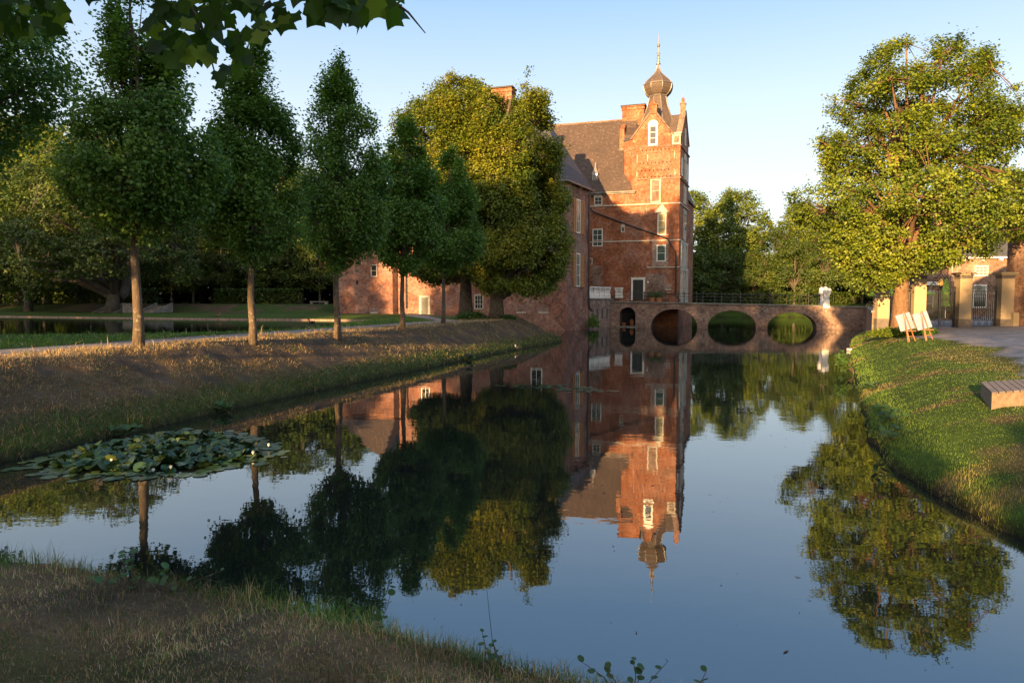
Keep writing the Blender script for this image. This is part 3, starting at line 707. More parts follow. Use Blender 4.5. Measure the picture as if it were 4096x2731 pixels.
part('turret_roof', 'slate', _f)
# south gable
def _f(m):
    FS.plate(m, [(4.47, 20.6), (8.9, 20.6), (8.9, 21.95), (6.75, 24.75), (4.47, 21.7)], -.5, .0)
part('gable_wall', 'brick', _f)
def _f(m):
    FE.plate(m, [(.5, 20.6), (6.5, 20.6), (6.5, 21.9), (3.6, 25.2), (.5, 21.9)], -.45, .0)
part('gable_wall', 'brick', _f)
def _cop(m, FF, a, b, wd=.16):
    (u0, z0), (u1, z1) = a, b; L = sqrt((u1 - u0) ** 2 + (z1 - z0) ** 2); nx, nz = -(z1 - z0) / L, (u1 - u0) / L
    if nz < 0: nx, nz = -nx, -nz
    FF.plate(m, [(u0, z0), (u1, z1), (u1 + nx * wd, z1 + nz * wd), (u0 + nx * wd, z0 + nz * wd)], -.56, .1)
part('gable_coping', 'brick_infill', lambda m: (_cop(m, FS, (4.3, 21.55), (6.75, 24.8)), _cop(m, FS, (9.05, 21.8), (6.75, 24.8))))
part('gable_coping', 'brick_infill', lambda m: (_cop(m, FE, (.3, 21.75), (3.6, 25.25)), _cop(m, FE, (6.7, 21.75), (3.6, 25.25))))
def _f(m):
    m.box(6.35, 7.18, 14.86, 15.6, 24.35, 25.3); m.box(6.28, 7.25, 14.8, 15.66, 25.3, 25.42)
    m.lathe([(25.42, .36), (25.6, .36), (25.78, .27), (25.86, .12), (25.95, .02)], (6.76, 15.2), 12)
part('gable_finial', 'brick', _f)
def _f(m):
    m.box(9.6, 10.2, 17.9, 18.5, 24.6, 26.0); m.box(9.53, 10.27, 17.83, 18.57, 26.0, 26.12); m.lathe([(26.12, .3), (26.7, .22), (26.75, .05), (27.4, .02)], (9.9, 18.2), 4, pi / 4)
part('gable_finial', 'brick', _f)
def _f(m):
    m.box(8.92, 9.85, 15.02, 15.9, 20.74, 21.9); m.box(8.86, 9.95, 14.92, 16.0, 21.9, 22.06)
part('corner_pier', 'stone', _f)
part('corner_panel', 'brick_infill', lambda m: FS.box(m, 9.15, 9.68, 20.95, 21.7, -.015, .0))
# string courses
for z, u0, u1, h in ((20.62, 4.35, 9.95, .16), (16.98, 4.4, 9.95, .14), (14.12, -.85, 9.95, .13), (9.92, -.85, 9.95, .13), (6.84, 6.3, 9.95, .12)):
    def _f(m):
        FS.box(m, u0, u1, z - h / 2, z + h / 2, .003, .09); FE.box(m, -.09, 7.05, z - h / 2, z + h / 2, .003, .12)
    part('string_course', 'stone' if z < 15 else 'brick_infill', _f)
part('string_course', 'brick_infill', lambda m: m.prism([(3.33, 15.85), (4.42, 14.96), (4.42, 15.02), (3.4, 15.87), (3.4, 17), (3.33, 17)], 20.45, 20.62))
# rows of dark flat plates standing in for the shade of putlog holes
cb0 = None
for z, n, u0, u1 in ((20.28, 8, 5.6, 8.6), (18.8, 9, 5.35, 8.8), (17.95, 8, 5.55, 8.6), (17.2, 9, 5.35, 8.8)):
    for i in range(n):
        u = u0 + (u1 - u0) * i / (n - 1)
        if cb0 is None:
            cb0 = part('putlog_shade', 'dark', lambda m: m.box(-.07, .07, -.012, -.001, -.09, .07)); cb0.location = FS.pt(u, z)
        else:
            c_ = cb0.copy(); COL.objects.link(c_); c_.location = FS.pt(u, z)
# tall openings
o = window(FS, 6.24, 7.31, 20.75, 23.1, 1, 3, glass='mirror', fw=.2)
part('arch_head', 'white', lambda m: FS.plate(m, [(6.2 + .0, 23.102)] + [(6.775 - .575 * cos(a), 23.1 + .52 * sin(a)) for a in np.linspace(.05, pi - .05, 9)] + [(7.35, 23.102)], .002, .075), o)
window(FS, 6.55, 7.72, 14.22, 17.0, 1, 2, glass='glass', fw=.17, frame='stone')
part('infill', 'brick_infill', lambda m: (FS.box(m, 6.73, 7.54, 14.4, 15.55, .015, .03), FS.box(m, 6.73, 7.54, 15.62, 16.8, .015, .03)))
o = window(FS, 7.4, 8.4, 10.5, 13.05, 1, 3, glass='ochre_blind', fw=.12)
part('pediment', 'stone', lambda m: (FS.plate(m, [(7.2, 13.12), (8.55, 13.12), (8.5, 13.3), (7.9, 14.05), (7.25, 13.3)], .002, .14), FS.box(m, 7.12, 8.63, 13.06, 13.14, .002, .2)), o)
o = window(FS, 7.34, 8.4, 7.5, 9.42, 1, 2, glass='green_paint', fw=.12)
part('patched_brickwork', 'brick_pale', lambda m: (FS.box(m, 6.85, 8.68, 6.95, 7.49, .001, .012), FS.box(m, 6.85, 7.33, 7.49, 9.86, .001, .012), FS.box(m, 8.41, 8.68, 7.49, 9.86, .001, .012)))
part('patched_brickwork', 'brick_infill', lambda m: FS.box(m, 6.2, 8.45, 3.6, 6.05, .001, .012))
part('patched_brickwork', 'brick_infill', lambda m: FS.box(m, -.15, 1.03, 4.7, 6.75, .001, .012))
for u in (.1, .55): part('vent_hole', 'dark', lambda m: FS.box(m, u, u + .15, 6.1, 6.25, .012, .02))
part('window_arch', 'voussoir', lambda m: FS.plate(m, [(-.2, 6.78), (1.08, 6.78), (1.15, 7.05), (.45, 7.22), (-.28, 7.05)], .001, .015))
window(FS, -.15, 1.05, 9.4, 11.45, 2, 3, glass='glass_green', fw=.1)
window(FS, -.75, -.12, 7.25, 8.05, 1, 1, glass='brick_infill', fw=.13, frame='stone')
o = window(FS, 0.0, 1.0, 14.2, 15.25, 2, 2, glass='mirror', fw=.14, frame='stone')
part('arch_head', 'stone', lambda m: FS.plate(m, [(0, 15.252)] + [(.5 - .5 * cos(a), 15.25 + .3 * sin(a)) for a in np.linspace(.05, pi - .05, 7)] + [(1, 15.252)], .002, .07), o)
o = window(FS, 3.22, 3.66, 10.95, 11.65, 1, 1, glass='dark', fw=.12, frame='stone')
part('arch_head', 'stone', lambda m: FS.plate(m, [(3.18, 11.652)] + [(3.44 - .26 * cos(a), 11.65 + .27 * sin(a)) for a in np.linspace(.05, pi - .05, 7)] + [(3.7, 11.652)], .002, .09), o)
# door
o = part('door_frame', 'white', lambda m: (FS.box(m, 4.47, 4.67, 3.04, 5.42, .002, .1), FS.box(m, 5.87, 6.07, 3.04, 5.42, .002, .1), FS.box(m, 4.47, 6.07, 5.42, 5.64, .002, .11), FS.box(m, 4.42, 6.12, 5.64, 5.7, .002, .17)))
part('door', 'black_door', lambda m: (FS.box(m, 4.67, 5.265, 3.05, 5.42, .002, .05), FS.box(m, 5.275, 5.87, 3.05, 5.42, .002, .05)), o)
part('door_handle', 'gilt', lambda m: m.lathe([(4.1, .03), (4.13, .04), (4.16, .03)], (5.34, 14.92), 8), o)
part('house_number', 'white', lambda m: FS.box(m, 6.3, 6.5, 5.05, 5.25, .013, .03))
part('relieving_arch', 'voussoir', lambda m: FS.plate(m, [(8.5, 4.36), (9.0, 4.36), (9.15, 4.85), (8.75, 4.95), (8.4, 4.85)], .012, .02))
part('stone_block', 'stone', lambda m: (FS.box(m, 8.35, 9.05, 4.2, 4.34, .002, .05), FS.box(m, 8.5, 9.0, 3.8, 3.92, .002, .05)))
def _f(m):
    for u, z0, z1 in ((4.05, 13.4, 12.6), (3.9, 13.1, 12.5), (6.15, 13.6, 12.4), (9.2, 13.3, 12.7), (6.2, 9.7, 9.0), (3.8, 9.6, 9.1), (5.0, 19.8, 18.9), (9.2, 20.0, 19.2), (6.2, 19.8, 19.0), (5.0, 17.9, 17.3), (9.3, 17.9, 17.3)):
        FS.box(m, u - .02, u + .02, z1, z0, .002, .04)
    for u, z0, z1 in ((1.0, 13.7, 14.2), (5.4, 13.0, 14.0), (1.2, 9.0, 10.6), (5.8, 9.0, 10.4)):
        FW.box(m, u - .02, u + .02, z0, z1, .002, .04)
part('wall_anchor', 'iron', _f)
# tower entrance front: stone portal, niche and windows stacked up
def _f(m):
    for u0, u1, z0, z1 in ((1.0, 6.2, 6.5, 6.75), (1.1, 1.7, 3.2, 6.5), (2.6, 3.0, 3.2, 6.5), (4.3, 4.7, 3.2, 6.5), (5.5, 6.1, 3.2, 6.5), (.9, 6.3, 2.8, 3.3), (1.2, 1.7, 6.95, 9.7), (5.5, 6.0, 6.95, 9.7), (2.7, 4.6, 6.95, 9.5), (1.0, 6.2, 9.55, 9.8), (2.9, 3.1, 10.1, 13.6), (4.3, 4.5, 10.1, 13.6), (2.7, 4.7, 13.2, 13.5), (2.9, 4.5, 10.05, 10.3), (2.4, 4.9, 13.55, 13.7)):
        FE.box(m, u0, u1, z0, z1, .002, .16 if z1 > 6.76 else .26)
    for z in (14.4, 17.3):
        FE.box(m, 2.9, 3.1, z, z + 2.2, .002, .12); FE.box(m, 4.3, 4.5, z, z + 2.2, .002, .12)
    FE.plate(m, [(2.6, 19.5), (4.8, 19.5), (4.5, 20.0), (3.7, 20.4), (2.9, 20.0)], .002, .1)
part('portal', 'stone', _f)
for z in (10.3, 14.5, 17.4): window(FE, 3.12, 4.28, z, z + 2.0, 1, 2)
window(FE, .9, 1.9, 17.4, 19.4, 1, 2); window(FE, 5.2, 6.2, 17.4, 19.4, 1, 2); window(FE, 3.2, 4.1, 21.3, 23.2, 1, 2)
part('bell', 'iron', lambda m: (FE.box(m, 2.0, 2.06, 11.9, 11.96, 0, .6), m.lathe([(11.2, .16), (11.4, .1), (11.6, .09), (11.7, .03), (11.95, .02)], FE.pt(2.03, 0, .5)[:2], 10)))
# onion tower
cx, cyy = 6.95, 18.6
def octo(prof, m, rot=pi / 8): m.lathe(prof, (cx, cyy), 8, rot)
part('spire_roof', 'onion', lambda m: octo([(22.3, 3.0), (23.0, 2.6), (23.7, 2.2), (24.4, 1.85), (25.2, 1.56), (26.1, 1.26), (27.15, 1.02), (27.25, 1.04)], m))
part('tower_roof', 'onion', lambda m: m.prism([(4.5, 15.35), (9.8, 15.35), (10.3, 21.9), (4.5, 21.9)], 20.65, 23.2, [(5.6, 17.2), (8.3, 17.2), (8.4, 20.2), (5.6, 20.2)]))
part('gable_roof', 'onion', lambda m: (m.poly([(4.45, 15.5, 21.75), (6.75, 15.5, 24.6), (6.75, 18.4, 24.6), (4.45, 18.4, 21.75)]), m.poly([(6.75, 15.5, 24.6), (9.0, 15.5, 21.75), (9.0, 18.4, 21.75), (6.75, 18.4, 24.6)])))
part('gable_roof', 'onion', lambda m: (m.poly([(9.6, 15.5, 21.8), (9.7, 18.3, 24.9), (7, 18.6, 24.9), (7, 15.5, 21.8)]), m.poly([(9.7, 18.3, 24.9), (10.0, 21.4, 21.8), (7, 21.4, 21.8), (7, 18.6, 24.9)])))
on = part('onion_dome', 'onion', lambda m: octo([(27.25, 1.04), (27.4, 1.28), (27.65, 1.52), (27.95, 1.68), (28.25, 1.77), (28.52, 1.76), (28.56, 1.72), (28.8, 1.58), (29.05, 1.36), (29.3, 1.1), (29.6, .76), (29.9, .48), (30.2, .29), (30.5, .2), (30.95, .14)], m))
def _f(m):
    for k in range(8):
        w = pi / 8 + k * pi / 4
        pr = [(22.3, 3.0), (23.0, 2.6), (23.7, 2.2), (24.4, 1.85), (25.2, 1.56), (26.1, 1.26), (27.15, 1.02), (27.4, 1.28), (27.65, 1.52), (27.95, 1.68), (28.25, 1.77), (28.52, 1.76), (28.8, 1.58), (29.05, 1.36), (29.3, 1.1), (29.6, .76), (29.9, .48), (30.2, .29), (30.5, .2), (30.95, .14)]
        m.tube([(cx + r * cos(w), cyy + r * sin(w), z) for z, r in pr], .055, 5)
    m.lathe([(28.46, 1.79), (28.5, 1.86), (28.58, 1.84), (28.62, 1.72)], (cx, cyy), 8, pi / 8)
    m.lathe([(27.1, 1.06), (27.2, 1.14), (27.3, 1.1)], (cx, cyy), 8, pi / 8)
part('lead_rib', 'lead', _f, on)
def _f(m):
    m.lathe([(30.9, .14), (31.0, .27), (31.12, .27), (31.2, .12), (31.9, .1), (32.0, .16), (32.1, .08), (32.55, .06), (33.0, .05), (33.05, .15), (33.2, .2), (33.35, .15), (33.42, .04), (34.2, .03), (34.7, .01)], (cx, cyy), 10)
    for k in range(6):
        w = k * pi / 3
        for z in (31.35, 31.7, 32.25): m.tube([(cx + .06 * cos(w), cyy + .06 * sin(w), z - .1), (cx + .22 * cos(w), cyy + .22 * sin(w), z), (cx + .2 * cos(w), cyy + .2 * sin(w), z + .12)], .018, 4)
part('finial', 'lead', _f, on)
# main roof
def _f(m):
    E0, E1 = 14.7, 24.5; zr = 25.05; ze = 15.72; x0, x1 = -8.6, 4.44
    m.poly([(x0, E0, ze), (x1, E0, ze), (x1, 15.6, 17.2), (3.35, 19.5, zr), (x0, 19.5, zr)])
    m.poly([(x1, 15.6, 17.2), (x1, 19.5, zr), (3.35, 19.5, zr)])
    m.poly([(x1, E1, ze), (x0, E1, ze), (x0, 19.5, zr), (x1, 19.5, zr)])
    m.poly([(x0, E1, ze), (x0, E0, ze), (x0, 19.5, zr)]); m.poly([(x1, E0, ze), (x1, E1, ze), (x1, 19.5, zr)])
    m.poly([(x0, E0, ze), (x0, E1, ze), (x1, E1, ze), (x1, E0, ze)])
rf = part('roof', 'roof', _f)
part('ridge_tiles', 'brick_infill', lambda m: m.tube([(-8.6, 19.5, 25.06), (3.1, 19.5, 25.06)], .12, 6), rf)
part('rear_roof', 'roof', lambda m: (m.prism([(4.4, 22.0), (10.4, 22.0), (11.0, 31.4), (4.4, 31.4)], 15.6, 24.0, [(7.3, 23.8), (7.5, 23.8), (7.6, 29), (7.4, 29)])))
part('gutter', 'stone_grey', lambda m: (FS.box(m, -.9, 4.9, 15.55, 15.7, .003, .38), FS.box(m, -.9, 4.8, 15.4, 15.55, .003, .2)), rf)
def _f(m):
    m.box(2.6, 5.25, 19.4, 21.2, 19, 26.55); m.box(2.52, 5.33, 19.3, 21.3, 26.2, 26.4); m.box(2.5, 5.35, 19.28, 21.32, 26.55, 26.66)
ch = part('chimney', 'brick', _f, rf)
part('chimney_cap', 'cap', lambda m: m.box(2.42, 5.45, 19.2, 21.4, 26.66, 26.76), ch)
part('stepped_pier', 'brick', lambda m: (m.box(2.6, 3.15, 17.4, 19.38, 18, 23.4), m.prism([(2.6, 17.4), (3.15, 17.4), (3.15, 19.38), (2.6, 19.38)], 23.4, [23.45, 23.45, 24.6, 24.6])))
part('dormer_roof', 'roof', lambda m: m.prism([(3.16, 17.3), (4.44, 17.3), (5.2, 19.39), (3.16, 19.39)], 21.5, [22.7, 22.7, 24.3, 24.3]))
def _f(m): m.box(-.32, .28, 15.5, 16.5, 17.0, 18.05)
dm = part('dormer', 'stone', _f, rf)
part('dormer_pane', 'glass_pale', lambda m: (m.box(-.25, -.04, 15.48, 15.499, 17.25, 17.95), m.box(.0, .21, 15.48, 15.499, 17.25, 17.95)), dm)
part('dormer_cap', 'lead', lambda m: m.lathe([(18.02, .62), (18.3, .42), (18.75, .16), (19.0, .07), (19.05, .1), (19.15, .03), (19.45, .01)], (-.02, 15.95), 4, pi / 4), dm)
# wing
part('wing_wall', 'brick_wing', lambda m: m.prism([(-18.2, 0), (0, 0), (1.03, 6.3), (-.9, 6.6), (-.9, 14.99), (-7.9, 14.99), (-18.2, 14.99)], -1.2, 14.62))
def _f(m):
    A, B, C, D = (-18.4, -.4, 14.6), (.28, -.42, 14.6), (1.45, 6.75, 14.6), (-18.4, 8.4, 14.6); P, Q = (-3.3, 3.4, 22.2), (-14, 3.4, 22.2)
    m.poly([A, B, P, Q]); m.poly([B, C, P]); m.poly([C, D, Q, P]); m.poly([D, A, Q]); m.poly([D, C, B, A])
wr = part('wing_roof', 'slate', _f)
part('gutter', 'lead', lambda m: m.tube([(-18.4, -.44, 14.56), (.3, -.46, 14.56), (1.5, 6.75, 14.56)], .09, 6), wr)
c2 = part('chimney', 'brick', lambda m: (m.box(-9.4, -6.9, 4.2, 5.6, 19, 25.4), m.box(-9.48, -6.82, 4.12, 5.68, 25.0, 25.2)), wr)
part('chimney_cap', 'cap', lambda m: m.box(-9.55, -6.75, 4.05, 5.75, 25.4, 25.55), c2)
c2 = part('chimney', 'brick', lambda m: (m.box(-5.0, -3.9, 2.8, 3.9, 18, 22.9), m.box(-5.06, -3.84, 2.74, 3.96, 22.5, 22.65)), wr)
for z0, z1 in ((9.82, 13.25), (4.4, 7.82)):
    w_ = window(FW, 2.55, 3.74, z0, z1, 2, 3, glass='glass_green', fw=.13)
    for u0, u1 in ((1.78, 2.53), (3.86, 4.8)):
        def _f(m):
            FW.box(m, u0, u0 + .08, z0, z1, .03, .09); FW.box(m, u1 - .08, u1, z0, z1, .03, .09)
            for zz in (z0, (z0 + z1) / 2 - .04, z1 - .08): FW.box(m, u0 + .08, u1 - .08, zz, zz + .08, .03, .09)
            n = int((z1 - z0) / .14)
            for i in range(n):
                zz = z0 + .1 + (z1 - z0 - .2) * i / n
                m.poly([FW.pt(u0 + .08, zz, .085), FW.pt(u1 - .08, zz, .085), FW.pt(u1 - .08, zz + .11, .04), FW.pt(u0 + .08, zz + .11, .04)])
        part('shutter', 'shutter', _f, w_)
part('patched_brickwork', 'brick_bridge', lambda m: FW.box(m, 2.5, 3.8, 7.83, 9.8, .001, .01))
# wing front: door, vents, low arches
part('door_frame', 'stone', lambda m: (FN.box(m, -15.75, -15.5, 1.5, 3.5, .002, .08), FN.box(m, -14.75, -14.5, 1.5, 3.5, .002, .08), FN.box(m, -15.5, -14.75, 3.3, 3.5, .002, .08)))
part('door', 'black_door', lambda m: FN.box(m, -15.5, -14.75, 1.5, 3.3, .002, .03))
window(FN, -9.6, -8.6, 2.1, 3.6, 3, 3, glass='dark', frame='stone'); window(FN, -15.6, -14.6, 6.2, 8.4, 2, 3); window(FN, -3.6, -2.4, 8.8, 11.8, 2, 3)
window(FN, -3.6, -2.4, 3.8, 6.9, 2, 3)
for u in (-4.6, -2.3):
    part('relieving_arch', 'voussoir', lambda m: FN.plate(m, [(u - .45, 1.9), (u + .45, 1.9), (u + .65, 2.25), (u, 2.55), (u - .65, 2.25)], .001, .02))
    part('stone_block', 'stone', lambda m: FN.box(m, u - .5, u + .5, 1.72, 1.88, .002, .04))
part('downpipe', 'iron', lambda m: m.tube([FS.pt(-.72, 14.3, .16), FS.pt(-.02, 13.48, .16), FS.pt(3.25, 12.15, .16), FS.pt(8.6, 10.08, .16), FS.pt(9.5, 8.5, .16), FS.pt(9.57, 8.0, .16), FS.pt(9.57, 3.7, .16), FS.pt(10.1, 2.95, .16)], .085, 8))
part('downpipe', 'iron', lambda m: m.tube([FW.pt(6.15, 14.5, .35), FW.pt(6.1, 14.1, .16), FW.pt(6.05, 2.9, .16), FW.pt(6.3, 2.3, .16), FW.pt(6.6, 1.9, .3)], .085, 8))
part('downpipe', 'iron', lambda m: m.tube([FN.pt(-17.2, 9.5, .1), FN.pt(-17.2, 2.5, .1), FN.pt(-17.2, 2.2, .2)], .08, 8))
# west tower
part('west_tower_wall', 'brick_wing', lambda m: m.prism([(-25, -.7), (-18.5, -.7), (-18.0, 1.2), (-18.21, 6), (-25, 6)], -.5, 9.6))
part('west_tower_roof', 'roof', lambda m: m.prism([(-25.35, -1.05), (-18.2, -1.05), (-17.7, 1.2), (-17.9, 6.3), (-25.35, 6.3)], 9.6, [14.8] * 5, [(-21.7, 2.4), (-21.5, 2.4), (-21.5, 2.6), (-21.6, 2.7), (-21.7, 2.6)]))
FT = F((-25, -.7), (1, 0))
window(FT, 4.0, 4.75, 5.5, 6.8, 1, 2, glass='dark', frame='stone', fw=.1)
part('arrow_slit', 'dark', lambda m: FT.plate(m, [(2.2, 4.7), (2.45, 4.7), (2.45, 5.1), (2.325, 5.22), (2.2, 5.1)], .002, .02))
part('relieving_arch', 'voussoir', lambda m: FT.plate(m, [(3.9, 1.8), (4.7, 1.8), (4.9, 2.15), (4.3, 2.35), (3.7, 2.15)], .001, .02))
part('stone_block', 'stone', lambda m: FT.box(m, 3.85, 4.75, 1.62, 1.78, .002, .04))

# ------------------------------------------------------------------ terrace and balustrade
ter = empty('terrace', CR, CA); tag(ter, 'grey stained brick terrace wall with slit windows between castle wing and bridge', 'terrace wall')
TP = [(1.12, 6.4), (2.6, 11.45), (2.6, 14.97), (-.85, 14.97), (-.85, 6.75)]
part('terrace_wall', 'brick_bridge', lambda m: m.prism(TP, -1.2, 3.1), ter)
FTt = F((1.12, 6.4), (1.48, 5.05))
part('ledge', 'stone_grey', lambda m: (FTt.box(m, -.05, 5.3, 3.1, 3.26, -1.5, .12), m.prism([(1.0, 8.0), (2.55, 11.0), (2.55, 14.95), (-.8, 14.95), (-.8, 7.0)], 3.08, 3.2)), ter)
for u in (.55, 1.75, 2.9, 4.1): window(FTt, u, u + .42, .95, 2.15, 1, 1, parent=ter, frame='stone_grey', glass='dark', fw=.07)
part('drain_pipe', 'white', lambda m: [m.tube([FTt.pt(u, 3.0, .1), FTt.pt(u + .35, 2.6, .12)], .025, 5) for u in (1.9, 3.0, 4.3)], ter)
def balustrade(P, d, L, bays, label):
    b = empty('balustrade', CR, CA); tag(b, label, 'balustrade', 'white balustrades on the terrace')
    FF = F(P, d); z0, z1 = 3.27, 4.5
    part('base_rail', 'white_stone', lambda m: FF.box(m, 0, L, z0, z0 + .14, -.24, .04), b)
    part('top_rail', 'white_stone', lambda m: FF.box(m, -.04, L + .04, z1 - .12, z1, -.27, .07), b)
    for i in range(bays + 1):
        u = L * i / bays
        part('pedestal', 'white_stone', lambda m: m.lathe([(z0 + .14, .21), (z0 + .3, .21), (z0 + .4, .15), (z0 + .75, .12), (z1 - .3, .17), (z1 - .12, .2)], FF.pt(min(max(u, .16), L - .16), 0, -.1)[:2], 4, pi / 4 + CA * 0 + math.atan2(d[1], d[0])), b)
        if i < bays:
            for k in range(6):
                uu = u + L / bays * (.2 + .6 * k / 5)
                part('baluster', 'white_stone', lambda m: m.lathe([(z0 + .14, .05), (z0 + .25, .06), (z0 + .42, .075), (z0 + .6, .04), (z0 + .85, .032), (z1 - .2, .05), (z1 - .12, .05)], FF.pt(uu, 0, -.1)[:2], 6), b)
balustrade(FTt.pt(0.0, 0)[:2], (1.48, 5.05), 5.2, 4, 'long white stone balustrade of four bays along the terrace edge')
balustrade((2.75, 13.6), (1, 0), .95, 1, 'short single white balustrade bay left of the black door')
# ------------------------------------------------------------------ bridge
br = empty('bridge', CR, CA); tag(br, 'old brick bridge of three wide arches over the moat with iron railings', 'bridge')
def dz(x): return 2.80 - (x - 2.65) * .0205
ARCH = [(3.62, 5.40, 2.25, 'round'), (7.12, 12.11, 2.05, 'ell'), (13.2, 18.22, 1.92, 'ell'), (19.33, 24.2, 1.74, 'ell')]
def az(x):
    for a, b, h, k in ARCH:
        if a < x < b:
            t = (x - (a + b) / 2) / ((b - a) / 2)
            return (h - (b - a) / 2 + (b - a) / 2 * sqrt(max(0, 1 - t * t))) if k == 'round' else h * sqrt(max(0, 1 - t * t)) ** .9
    return -1.2
Y0, Y1 = 11.6, 14.93
def _f(m):
    xs = [2.62]
    for a, b, h, k in ARCH:
        n = 26; xs += [a] + [(a + b) / 2 - (b - a) / 2 * cos(pi * i / n) for i in range(1, n)] + [b]
    xs += [24.65]
    for i in range(len(xs) - 1):
        x0, x1 = xs[i], xs[i + 1]; xm = (x0 + x1) / 2; inside = any(a < xm < b for a, b, h, k in ARCH)
        if inside:
            z0 = az(x0) if az(x0) > -1 else (ARCH[0][2] - .89 if xm < 6 else -.02); z1 = az(x1) if az(x1) > -1 else (ARCH[0][2] - .89 if xm < 6 else -.02)
        else: z0 = z1 = -1.2
        m.poly([(x0, Y0, z0), (x1, Y0, z1), (x1, Y0, dz(x1)), (x0, Y0, dz(x0))])
        m.poly([(x1, Y1, z1), (x0, Y1, z0), (x0, Y1, dz(x0)), (x1, Y1, dz(x1))])
        if inside: m.poly([(x0, Y0, z0), (x0, Y1, z0), (x1, Y1, z1), (x1, Y0, z1)])
    for a, b, h, k in ARCH:
        zt = h - .89 if k == 'round' else 0
        for x in (a, b): m.poly([(x, Y0, -1.2), (x, Y1, -1.2), (x, Y1, zt), (x, Y0, zt)])
    m.poly([(2.62, Y0, -1.2), (2.62, Y0, dz(2.62)), (2.62, Y1, dz(2.62)), (2.62, Y1, -1.2)])
part('arch_wall', 'brick_bridge', _f, br)
for a, b, h, k in ARCH:
    def _f(m):
        n = 28; c = (a + b) / 2; r = (b - a) / 2; w_ = .26 if k == 'round' else .42
        pts = []
        for i in range(n + 1):
            t = pi * i / n; x = c - r * cos(t); z = (h - r + r * sin(t)) if k == 'round' else h * max(0, sin(t)) ** .9
            ox_ = -cos(t) * w_; oz = sin(t) * w_ * (1 if k == 'round' else .9)
            pts.append(((x, z), (x + ox_, z + oz + .0)))
        for i in range(n):
            (p0, q0), (p1, q1) = pts[i], pts[i + 1]
            m.poly([(p0[0], Y0 - .02, p0[1]), (p1[0], Y0 - .02, p1[1]), (q1[0], Y0 - .02, q1[1]), (q0[0], Y0 - .02, q0[1])])
            m.poly([(q0[0], Y0 - .02, q0[1]), (q1[0], Y0 - .02, q1[1]), (q1[0], Y0, q1[1]), (q0[0], Y0, q0[1])])
            m.poly([(p1[0], Y0 - .02, p1[1]), (p0[0], Y0 - .02, p0[1]), (p0[0], Y0, p0[1]), (p1[0], Y0, p1[1])])
    part('arch_ring', 'voussoir', _f, br)
def _f(m):
    i0 = 2.6; i1 = 24.7
    m.prism([(i0, Y0 - .13), (i1, Y0 - .13), (i1, Y1 + .04), (i0, Y1 + .04)], 2.2, [dz(i0) + .14, dz(i1) + .14, dz(i1) + .14, dz(i0) + .14])
    m.v = [(x, y, (z if z > 2.21 else dz(x) + .004)) for x, y, z in m.v]
part('deck', 'stone_grey', _f, br)
for x in (6.25, 12.66, 18.8):
    def _f(m):
        for s in (-1, 1):
            m.tube([(x + s * (.06 + .2 * abs(t) ** 1.6), Y0 - .03, 1.9 - .02 * (x > 10) + t * .28) for t in np.linspace(-1, 1, 9)], .022, 5)
            m.tube([(x + s * .26, Y0 - .03, 2.18), (x + s * .34, Y0 - .03, 2.16)], .02, 4); m.tube([(x + s * .26, Y0 - .03, 1.6), (x + s * .34, Y0 - .03, 1.62)], .02, 4)
        m.tube([(x, Y0 - .03, 1.78), (x, Y0 - .03, 2.02)], .03, 5)
    part('wall_anchor', 'iron', _f, br)
def _f(m):
    m.box(3.7, 5.3, Y0 + .25, Y0 + .27, 0.05, .1); m.box(3.62, 5.4, Y0 + .25, Y0 + .28, 1.42, 1.46)
    for i in range(15):
        x = 3.66 + 1.7 * i / 14; m.tube([(x, Y0 + .26, .0), (x, Y0 + .26, az(x) - .02)], .012, 4)
part('cellar_grille', 'iron', _f, br)
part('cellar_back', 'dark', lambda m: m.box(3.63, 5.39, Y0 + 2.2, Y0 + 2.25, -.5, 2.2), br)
part('cellar_sill', 'stone_grey', lambda m: m.box(3.5, 5.5, Y0 - .15, Y0 + 2.2, -.3, .1), br)
post_prof = [(0, .085), (.05, .085), (.07, .05), (.2, .045), (.24, .07), (.3, .075), (.34, .04), (.55, .038), (.6, .07), (.66, .075), (.7, .04), (.92, .036), (.97, .065), (1.03, .07), (1.08, .035), (1.12, .05), (1.17, .055), (1.22, .02)]
for yy, xs in ((Y0 + .12, [3.05] + [4.79 + 1.965 * i for i in range(10)] + [24.42]), (Y1 - .12, [6.0 + 1.965 * i for i in range(10)] + [24.42])):
    def _f(m):
        for zz, r in ((1.0, .026), (.68, .02), (.36, .02)):
            m.tube([(xs[0], yy, dz(xs[0]) + .14 + zz), (xs[-1], yy, dz(xs[-1]) + .14 + zz)], r, 6)
    rl = part('railing', 'iron', _f, br)
    p0 = None
    for x in xs:
        if p0 is None:
            m = MB(); m.lathe([(z, r) for z, r in post_prof], (0, 0), 8)
            p0 = m.build('post', M['iron'], rl, smooth=True); p0.location = (x, yy, dz(x) + .14)
        else:
            q = p0.copy(); COL.objects.link(q); q.location = (x, yy, dz(x) + .14)
